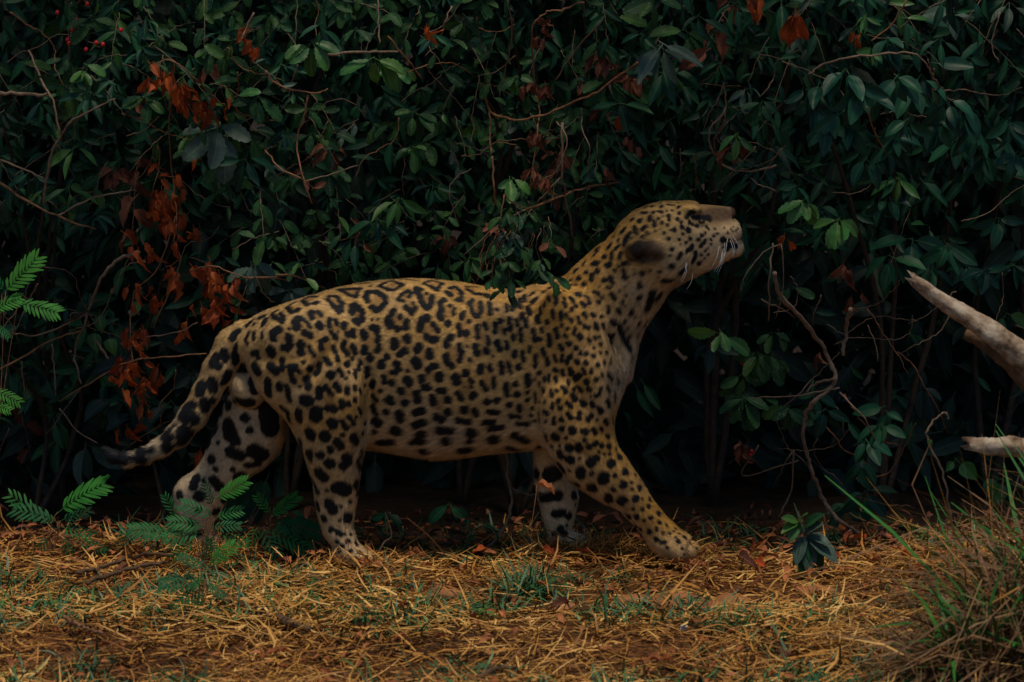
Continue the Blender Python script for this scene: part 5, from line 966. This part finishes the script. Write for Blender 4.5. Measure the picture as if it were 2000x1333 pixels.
# heart leaves on the left
for px, py, s in [(195, 620, .05), (185, 655, .055), (215, 665, .05), (140, 645, .035), (100, 662, .04), (268, 592, .04)]:
    put_leaf(SH['h'], 'heart', 'fresh' if px > 180 else 'serrate', pw(px, py, -.08), Vector((rnd.gauss(0, .4), -.3, -.9)), Vector((0, -.9, .3)), s)

# ---- blades: straw, grass
def blades(n, pos, length, width, lie, seed, bend=.5):
    """bent flat blades as one mesh. pos(n)->(n,3); lie: mean rise (0 lies flat, 1 upright)"""
    r = np.random.default_rng(seed); p = pos(n, r); n = len(p); L_ = r.uniform(*length, n); wd = r.uniform(*width, n)
    az = r.uniform(0, 6.2832, n); el = np.clip(r.normal(lie, .12 + .12 * min(1, lie * 2), n), -.15, 1.45)
    daz = r.normal(0, bend, n); delv = r.normal(-.25 * lie - .05, .28 * bend + .06, n)
    seg = 3; pts = [p]; 
    for i in range(seg):
        a = az + daz * i / seg * 1.6; e = np.clip(el + delv * i, -.35, 1.5)
        pts.append(pts[-1] + (L_ / seg)[:, None] * np.stack([np.cos(a) * np.cos(e), np.sin(a) * np.cos(e), np.sin(e)], 1))
    pts = np.stack(pts, 1)                                    # n,4,3
    gz = ground_z(pts[..., 0], pts[..., 1]) + .003
    pts[..., 2] = np.maximum(pts[..., 2], gz + r.uniform(0, .008, (n, 1)))
    t = pts[:, -1] - pts[:, 0]; s = np.stack([-t[:, 1], t[:, 0], r.normal(0, .4, n) * np.linalg.norm(t, axis=1)], 1); s /= np.linalg.norm(s, axis=1)[:, None] + 1e-9
    wv = wd[:, None] * np.array([.8, 1, .8, .18])
    A = pts - s[:, None] * wv[..., None] / 2; B = pts + s[:, None] * wv[..., None] / 2
    V = np.stack([A, B], 2).reshape(-1, 3); base = np.arange(n)[:, None] * 8
    F = np.concatenate([base + np.array([[2 * i, 2 * i + 2, 2 * i + 3, 2 * i + 1]]) for i in range(seg)], 0)
    tone = r.beta(2, 2.2, n) + .22 * fnoise(p * np.array([1, 1, 0]), 1.6, 91) + .10 * fnoise(p * np.array([1, 1, 0]), 5, 92)
    return V, F, np.repeat(np.clip(tone, 0, 1), 8)
def blade_obj(name, parts, mat, label=None, cat=None, parent=None, kind='stuff', origin=(0, 0, 0)):
    Vs, Fs, Rs = [], [], []; off = 0
    for V, F, r in parts: Vs.append(V); Fs.append(F + off); Rs.append(r); off += len(V)
    o0 = np.array(parent.location) if parent is not None else np.array(origin)
    o = obj(name, mesh_np(name, np.concatenate(Vs) - o0, np.concatenate(Fs), M[mat], attrs={'rnd': np.concatenate(Rs)}), parent, None if parent is not None else origin)
    tag(o, label, cat, None, kind); return o
def pile(x, y):
    p = np.stack([x, y, np.zeros_like(x)], 1); return np.clip(.5 + .5 * fnoise(p, 1.1, 41), 0, 1)
def bare(x, y):
    """where the red soil shows"""
    cx, cy = G(1130, 1175).x, G(1130, 1175).y
    return np.exp(-(((x - cx) / .55) ** 2 + ((y - cy) / .16) ** 2))
def straw_pos(n, r):
    x = r.uniform(-2.3, 2.3, n); y = -3.3 + 3.75 * r.random(n) ** .9; h = pile(x, y)
    lump_ = .5 + .5 * fnoise(np.stack([x, y, 0 * x], 1), 4.2, 47)
    keep = (r.random(n) < .45 + .55 * h) & (r.random(n) < .5 + .6 * lump_) & (r.random(n) > .82 * bare(x, y)) & (r.random(n) < np.clip((.30 + .14 * np.sin(x * 5.1 + 1) + .08 * np.sin(x * 13) - y) / .3, .06, 1))
    x, y, h = x[keep], y[keep], h[keep]
    z = ground_z(x, y) + .004 + r.random(len(x)) ** 1.6 * (.012 + .045 * h * np.clip((.25 - y) / .5, .15, 1))
    return np.stack([x, y, z], 1)
def paw_pos(px, py):
    g = G(px, py)
    def f(n, r): return np.stack([g.x + r.normal(0, .06, n), g.y + .02 + r.normal(-.02, .05, n), np.full(n, .002) + r.random(n) * .02], 1)
    return f
blade_obj('straw', [blades(46000, straw_pos, (.04, .15), (.0022, .0066), .08, 1), blades(9500, straw_pos, (.08, .22), (.003, .0072), .13, 2, .35), blades(42000, straw_pos, (.012, .055), (.002, .008), .10, 3, .3)] + [blades(110, paw_pos(*q), (.03, .10), (.002, .005), .35, 300 + i, .5) for i, q in enumerate([(1320, 1093), (1275, 1090), (1110, 1075), (690, 1104), (720, 1108), (400, 1078), (1090, 1086), (1130, 1084), (1165, 1084), (1060, 1086), (1180, 1090), (370, 1084), (430, 1084), (1345, 1098)])], 'straw', 'dry golden straw and cut grass covering the ground', 'straw', origin=(0, -1, 0))
def grass_pos(n, r):
    x = r.uniform(-2.2, 2.2, n); y = r.uniform(-3.2, .3, n); p = np.stack([x, y, 0 * x], 1)
    keep = fnoise(p, 1.9, 77) + .4 * fnoise(p, 6, 78) > .10 + .25 * (y > -.6); x, y = x[keep], y[keep]
    return np.stack([x, y, ground_z(x, y) + r.random(len(x)) * .02], 1)
blade_obj('grass', [blades(26000, grass_pos, (.04, .11), (.003, .0075), .6, 5, .6)], 'grass', 'short green grass sprouting through the straw', 'grass', origin=(0, -1, 0))
def litter(n, region, size, seed, mat, dens=None):
    r = np.random.default_rng(seed); bk = Bulk(); k = 0
    while k < n:
        x, y = r.uniform(region[0], region[2]), r.uniform(region[1], region[3])
        if dens is not None and r.random() > dens(x, y): continue
        a = r.uniform(0, 6.28); k += 1; z = float(-.012 + .014 * math.sin(x * 4)) * 0 + .004
        bk.add('dead' if r.random() < .3 else 'plain', Vector((x, y, z + r.uniform(0, .028))), (math.cos(a), math.sin(a), r.normal(0, .25)), (r.normal(0, .4), r.normal(-.2, .4), 1), r.uniform(*size))
    return bk.build('leaf_litter', mat, None, Vector(((region[0] + region[2]) / 2, (region[1] + region[3]) / 2, 0)))
fx, fy = G(1500, 1095).x, G(1500, 1095).y
tag(litter(2300, (-2.2, -3.0, 2.2, .36), (.014, .045), 401, 'litter', lambda x, y: .25 + .75 * (y > -.15) + .6 * math.exp(-((x - fx) / .5) ** 2 - ((y - fy) / .35) ** 2)), 'crumbled orange-brown leaf litter strewn over straw and soil', 'leaf litter', None, 'stuff')
tag(litter(420, (-2.2, .05, 2.2, .55), (.02, .06), 402, 'brown'), 'dark brown leaf litter on the soil of the hollow', 'leaf litter', None, 'stuff')
def tuft(name, px, py, n, rad, length, width, lie, label, mat, seed, cat='grass'):
    g = G(px, py); gz = float(ground_z(np.array([g.x]), np.array([g.y]))[0]); e = empty(name, (g.x, g.y, gz)); tag(e, label, cat)
    def pos(n, r):
        a = r.uniform(0, 6.28, n); q = rad * np.sqrt(r.random(n)); return np.stack([g.x + q * np.cos(a), g.y + q * np.sin(a), np.full(n, gz)], 1)
    blade_obj('blades', [blades(n, pos, length, width, lie, seed, .4)], mat, parent=e); return e
tuft('grass_tuft', 1030, 1150, 260, .05, (.05, .15), (.002, .0045), .7, 'dark green grass tuft under the jaguar chest', 'grass', 51)
tuft('grass_tuft', 1215, 1135, 26, .02, (.05, .11), (.002, .004), .9, 'thin pale grass tuft behind the reaching forepaw', 'grass', 52)
tuft('grass_tuft', 780, 1200, 60, .06, (.05, .14), (.002, .005), .35, 'sprawling green grass blades on bare soil below the belly', 'grass', 53)
tuft('grass_tuft', 1400, 1240, 60, .06, (.05, .12), (.002, .005), .6, 'green grass tuft beside the pale pebble', 'grass', 54)
# tall dry grass on the right
def clump(px, py, label, n_dry, n_green, rx, ry, h, seed):
    g = G(px, py); e = empty('tall_grass_clump', (g.x, g.y, -.01)); tag(e, label, 'grass')
    def pos(n, r):
        a = r.uniform(0, 6.28, n); q = np.sqrt(r.random(n)); return np.stack([g.x + rx * q * np.cos(a), g.y + ry * q * np.sin(a), np.full(n, -.005)], 1)
    def droopy(n, length, width, lie, seed, drop):
        V, F, r_ = blades(n, pos, length, width, lie, seed, .9); q = V.reshape(n, 4, 2, 3); t = np.linspace(0, 1, 4)[None, :, None]
        rr = np.random.default_rng(seed + 9); q[..., 2] -= drop * t ** 2 * rr.uniform(.3, 1, (n, 1, 1)); q[..., 0] -= drop * .45 * t ** 1.5 * rr.uniform(-.6, 1, (n, 1, 1))
        q[..., 2] = np.maximum(q[..., 2], .004); return q.reshape(-1, 3), F, r_
    blade_obj('dry_stems', [droopy(n_dry, (h * .6, h * 1.25), (.003, .009), 1.2, seed, h * .62), droopy(n_dry, (h * .4, h * 1.0), (.004, .010), .9, seed + 1, h * .42), droopy(n_dry, (h * .3, h * .8), (.003, .009), .4, seed + 5, h * .1)], 'old_straw', parent=e)
    blade_obj('straw_stems', [droopy(n_dry // 3, (h * .5, h * 1.1), (.003, .008), 1.0, seed + 3, h * .35)], 'straw', parent=e)
    blade_obj('green_blades', [blades(n_green, pos, (h * .3, h * .7), (.007, .016), 1.1, seed + 2, .3), blades(n_green // 2, pos, (h * .6, h * 1.05), (.009, .018), 1.2, seed + 7, .25)], 'blade', parent=e)
clump(2100, 1290, 'tall clump of tangled drooping dry grass stems below the splintered branch stub', 800, 120, .25, .25, .66, 61)
clump(1975, 1340, 'lower dry grass clump with broad green blades in front of the tall one', 420, 150, .20, .14, .36, 71)

ANCH = [(1330, 1090, 'beside the reaching forepaw'), (1585, 1110, 'beside the small sapling'), (700, 1100, 'beside the near hind foot'), (1030, 1130, 'near the dark grass tuft'), (1337, 1243, 'near the pale pebble'), (1830, 1150, 'by the dry grass clumps'), (520, 1190, 'near the thick dark stick'), (1100, 1070, 'beside the far forefoot'), (1690, 1050, 'under the twisted vine'), (1470, 1090, 'between forepaw and sapling'), (850, 1140, 'on bare soil below the belly'), (1550, 1260, 'in the open foreground straw'), (1350, 1185, 'beside the large red clod'), (1640, 1045, 'where the vine meets the ground'), (1470, 1082, 'just ahead of the reaching forepaw'), (945, 1065, 'beside the bare grey stem'), (1430, 1180, 'beyond the large red clod')]
def where(px, py): return min(ANCH, key=lambda a: (a[0] - px) ** 2 + ((a[1] - py) * 1.6) ** 2)[2]
# ---- fallen leaves, one by one
for px, py, s, mat in [(1470, 1082, .075, 'dead'), (1500, 1088, .07, 'litter'), (1440, 1098, .07, 'brown'), (1520, 1100, .06, 'litter'), (1475, 1105, .06, 'dead'), (1545, 1125, .06, 'litter'), (1010, 1185, .055, 'litter'), (1110, 1190, .06, 'brown'), (1385, 1190, .06, 'litter'), (1430, 1175, .055, 'brown'), (850, 1150, .05, 'litter'), (805, 1090, .05, 'litter'), (950, 1085, .06, 'dead'), (935, 1060, .05, 'dead'), (1260, 1160, .05, 'litter'), (1785, 1120, .07, 'dead'), (1815, 1128, .06, 'litter'), (1690, 1065, .05, 'dead'), (1650, 1040, .06, 'dead'), (1660, 1055, .06, 'dead'), (1180, 1165, .045, 'litter'), (1350, 1225, .06, 'litter'), (1375, 1260, .05, 'litter'), (1510, 1290, .06, 'brown'), (690, 1150, .05, 'litter'), (560, 1105, .05, 'brown'), (785, 1200, .05, 'dead'), (1080, 1120, .05, 'dead'), (900, 1120, .05, 'litter'), (1590, 1130, .05, 'litter'), (1640, 1100, .05, 'dead'), (1720, 1110, .05, 'litter'), (1760, 1090, .05, 'dead'), (1400, 1080, .05, 'brown'), (1150, 1090, .05, 'dead'), (1060, 1085, .05, 'dead'), (700, 1110, .04, 'litter'), (250, 1120, .05, 'brown'), (1290, 1300, .06, 'litter'), (1620, 1210, .06, 'litter')]:
    g = G(px, py, .015); i = rnd.randrange(6); o = obj('fallen_leaf', pmesh('dead', mat, i)); a = rnd.uniform(0, 6.28)
    o.matrix_world = leaf_matrix(g + Vector((0, 0, .016)), (math.cos(a), math.sin(a), rnd.uniform(-.1, .25)), (rnd.gauss(0, .3), -.3, 1), s)
    tag(o, {'dead': 'curled rust-orange fallen leaf ' + where(px, py), 'litter': 'tan-orange fallen leaf ' + where(px, py), 'brown': 'dull brown fallen leaf ' + where(px, py)}[mat], 'leaf', {'dead': 'rust-orange fallen leaves', 'litter': 'tan-orange fallen leaves', 'brown': 'dull brown fallen leaves'}[mat])
# ---- clods, pebble, sticks
def lump(name, c, r, mat, seed, sq=.55):
    rr = np.random.default_rng(seed); vs_, fs_ = [], []; n, m_ = 12, 18
    for i in range(n + 1):
        for j in range(m_):
            th = math.pi * i / n; ph = 6.2832 * j / m_; vs_.append((math.sin(th) * math.cos(ph), math.sin(th) * math.sin(ph), math.cos(th)))
    U = np.array(vs_); V = U * (1 + .20 * fnoise(U, .55, seed) + .08 * fnoise(U, 1.6, seed + 1))[:, None] * np.array([r, r * .8, r * sq])
    for i in range(n):
        for j in range(m_):
            j2 = (j + 1) % m_; fs_.append((i * m_ + j, (i + 1) * m_ + j, (i + 1) * m_ + j2, i * m_ + j2))
    return obj(name, mesh_np(name, V, np.array(fs_), M[mat]), None, c)
for i, (px, py, r) in enumerate([(1330, 1180, .075), (1390, 1188, .06), (1240, 1172, .05), (1100, 1185, .035), (870, 1160, .055), (820, 1165, .04), (1590, 1155, .05), (1690, 1205, .045), (1430, 1172, .045)]):
    g = G(px, py); tag(lump('earth_clod', (g.x, g.y, -.002), r, 'clod', 90 + i, .34), ('large ' if r > .052 else 'small ') + 'crumbling red earth clod ' + min([a for a in ANCH if 'clod' not in a[2]], key=lambda a: (a[0] - px) ** 2 + ((a[1] - py) * 1.6) ** 2)[2], 'clod', 'red earth clods')
g = G(1337, 1243); tag(lump('pebble', (g.x, g.y, .022), .011, 'pebble', 33, .8), 'small pale pebble lying on the straw', 'pebble')
def stick(name, pts, r0, r1, label, cat, mat='bark', z=.02, group=None):
    w_ = [G(a, b, z) for a, b in pts]; c = w_[0]; path = smooth_path(w_, 8); path = [p + rv(.0025) for p in path]
    V, F = tube(path, r0, r1, 9, .14, rnd.randrange(999), .3); o = obj(name, mesh_np(name, V - np.array(c), F, M[mat]), None, c); tag(o, label, cat, group); return o
stick('stick', [(425, 1165), (480, 1185), (540, 1205), (605, 1228)], .014, .008, 'thick dark stick lying in the straw beside the feathery seedling', 'stick', z=.03)
stick('stick', [(150, 1118), (210, 1105), (270, 1085), (345, 1083)], .006, .004, 'long thin dark stick lying at the edge of the hollow', 'stick', z=.03)
stick('stick', [(170, 1140), (250, 1112), (330, 1098)], .006, .004, 'second thin dark stick lying just in front of the long one', 'stick', z=.035)
stick('stick', [(125, 1205), (160, 1225), (200, 1240)], .005, .004, 'short reddish stick half buried in straw', 'stick', 'twig_brown', z=.04)
stick('stick', [(935, 1325), (960, 1310), (1000, 1303)], .007, .005, 'short curved dark stick in the foreground straw', 'stick', z=.03)
# bare stem under the belly
p0 = G(950, 1074); bs = empty('bare_stem', p0); tag(bs, 'bare grey stem rising in the hollow under the jaguar belly', 'stem')
branch(bs, [p0, P(981, 1038, p0.y + .02), P(999, 984, p0.y + .03), P(993, 930, p0.y + .04), P(987, 860, p0.y + .06)], .005, .003, 'twig', 'stem')
branch(bs, [P(996, 950, p0.y + .03), P(1030, 965, p0.y), P(1060, 968, p0.y - .02)], .0018, .0012, 'twig', 'side_twig')
# blurred curl of bark before the far foreleg
c0 = P(1050, 948, -.30); cb = empty('dry_stalk', G(1040, 1130)); tag(cb, 'thin dry stalk with a pale curled leaf in front of the far foreleg', 'stalk')
branch(cb, [Vector(cb.location), P(1038, 1030, -.33), c0], .0012, .0008, 'twig_brown', 'stem', 5)
put_leaf(cb, 'dead', 'litter', c0, P(1100, 958, -.30) - c0, Vector((0, -.3, 1)), .055)
# single dry stalks standing in the straw
for pts, label in [([(878, 1095), (840, 1050), (795, 1012)], 'straight thin dry stalk slanting up behind the near hind foot'), ([(735, 1090), (750, 1060), (765, 1045), (752, 1000)], 'pale dry leaf stalk leaning beside the near hind foot'), ([(615, 1105), (616, 1080), (610, 1055)], 'short upright pale straw stalk behind the near hind foot')]:
    w_ = [P(a, b, G(*pts[0]).y) for a, b in pts]; V, F = tube(smooth_path(w_, 5), .0028 if 'leaf' in label else .0016, .0012, 5)
    c = w_[0]; tag(obj('dry_stalk', mesh_np('dry_stalk', V - np.array(c), F, M['straw'] if 'leaf' not in label else M['twig']), None, c), label, 'stalk')

# ---- broken dead wood on the right
def log(name, pts, radii, Y, label, mat, seed, broken=True):
    w_ = [P(a, b, y) for (a, b), y in zip(pts, Y)]; path = smooth_path(w_, 10); n = len(path); rr = random.Random(seed)
    rad = np.interp(np.linspace(0, 1, n), np.linspace(0, 1, len(radii)), radii); sides = 18; V = []; F = []; ref = Vector((0, 1, 0))
    for i, p in enumerate(path):
        d = (path[min(n - 1, i + 1)] - path[max(0, i - 1)]).normalized(); s = d.cross(ref).normalized(); u = s.cross(d)
        for k in range(sides):
            an = 6.2832 * k / sides; q = rad[i] * (1 + .10 * math.sin(3 * an + i * .25 + seed) + .07 * math.sin(7 * an - i * .5) + rr.gauss(0, .035))
            v = p + s * math.cos(an) * q + u * math.sin(an) * q
            if broken and i == 0: v = v + d * rr.uniform(-.025, .02)
            V.append(v)
    for i in range(n - 1):
        for k in range(sides): k2 = (k + 1) % sides; F.append((i * sides + k, i * sides + k2, (i + 1) * sides + k2, (i + 1) * sides + k))
    V.append(path[0] + (path[1] - path[0]) * .4); T = [(len(V) - 1, (k + 1) % sides, k) for k in range(sides)]
    V.append(path[-1]); T += [(len(V) - 1, (n - 1) * sides + k, (n - 1) * sides + (k + 1) % sides) for k in range(sides)]
    c = Vector((w_[-1].x, w_[-1].y, min(w_[-1].z, 0))); V = np.array([tuple(v) for v in V]) - np.array(c)
    e = empty(name, c); tag(e, label, 'log'); obj('trunk', mesh_np('trunk', V, [np.array(F), np.array(T)], M[mat]), e); return e
lg = log('broken_log', [(1782, 545), (1850, 594), (1920, 640), (2000, 698), (2150, 830), (2330, 1000), (2480, 1215)], [.015, .021, .027, .034, .045, .055, .06], [-.8, -.8, -.8, -.8, -.85, -.9, -.95], 'pale weathered broken branch end pointing up from the right edge', 'deadwood', 3)
a = [P(1885, 652, -.74), P(1930, 672, -.74), P(1990, 712, -.76), P(2080, 800, -.8)]; V, F = tube(smooth_path(a, 6), .012, .05, 12, .12, 5)
obj('bark_slab', mesh_np('bark_slab', rel(lg, V), F, M['bark']), lg)
ls = log('broken_stump', [(1893, 868), (1940, 872), (2000, 878), (2120, 930), (2250, 1060), (2330, 1240)], [.016, .022, .026, .034, .04, .045], [-1.1] * 6, 'pale splintered branch stub above the tall dry grass', 'deadwood', 8)
# curling green tendril
g = G(1880, 1180); td = empty('tendril', g); tag(td, 'curling green tendril with small leaves rising before the dark gap', 'tendril')
branch(td, [g, P(1855, 1000, g.y), P(1840, 920, g.y), P(1815, 870, g.y), P(1812, 840, g.y), P(1835, 812, g.y), P(1850, 808, g.y), P(1852, 820, g.y)], .0035, .0022, 'twig', 'stem')
for px, py, s in [(1880, 910, .06), (1955, 950, .06), (1860, 905, .03), (1930, 940, .05), (1815, 860, .02)]:
    put_leaf(td, 'heart', 'fresh', P(px, py, g.y - .02), Vector((rnd.gauss(0, .5), -.2, -.8)), Vector((0, -.9, .3)), s)
print('LEAVES', COUNT, sum(COUNT.values()), len(bpy.data.objects))
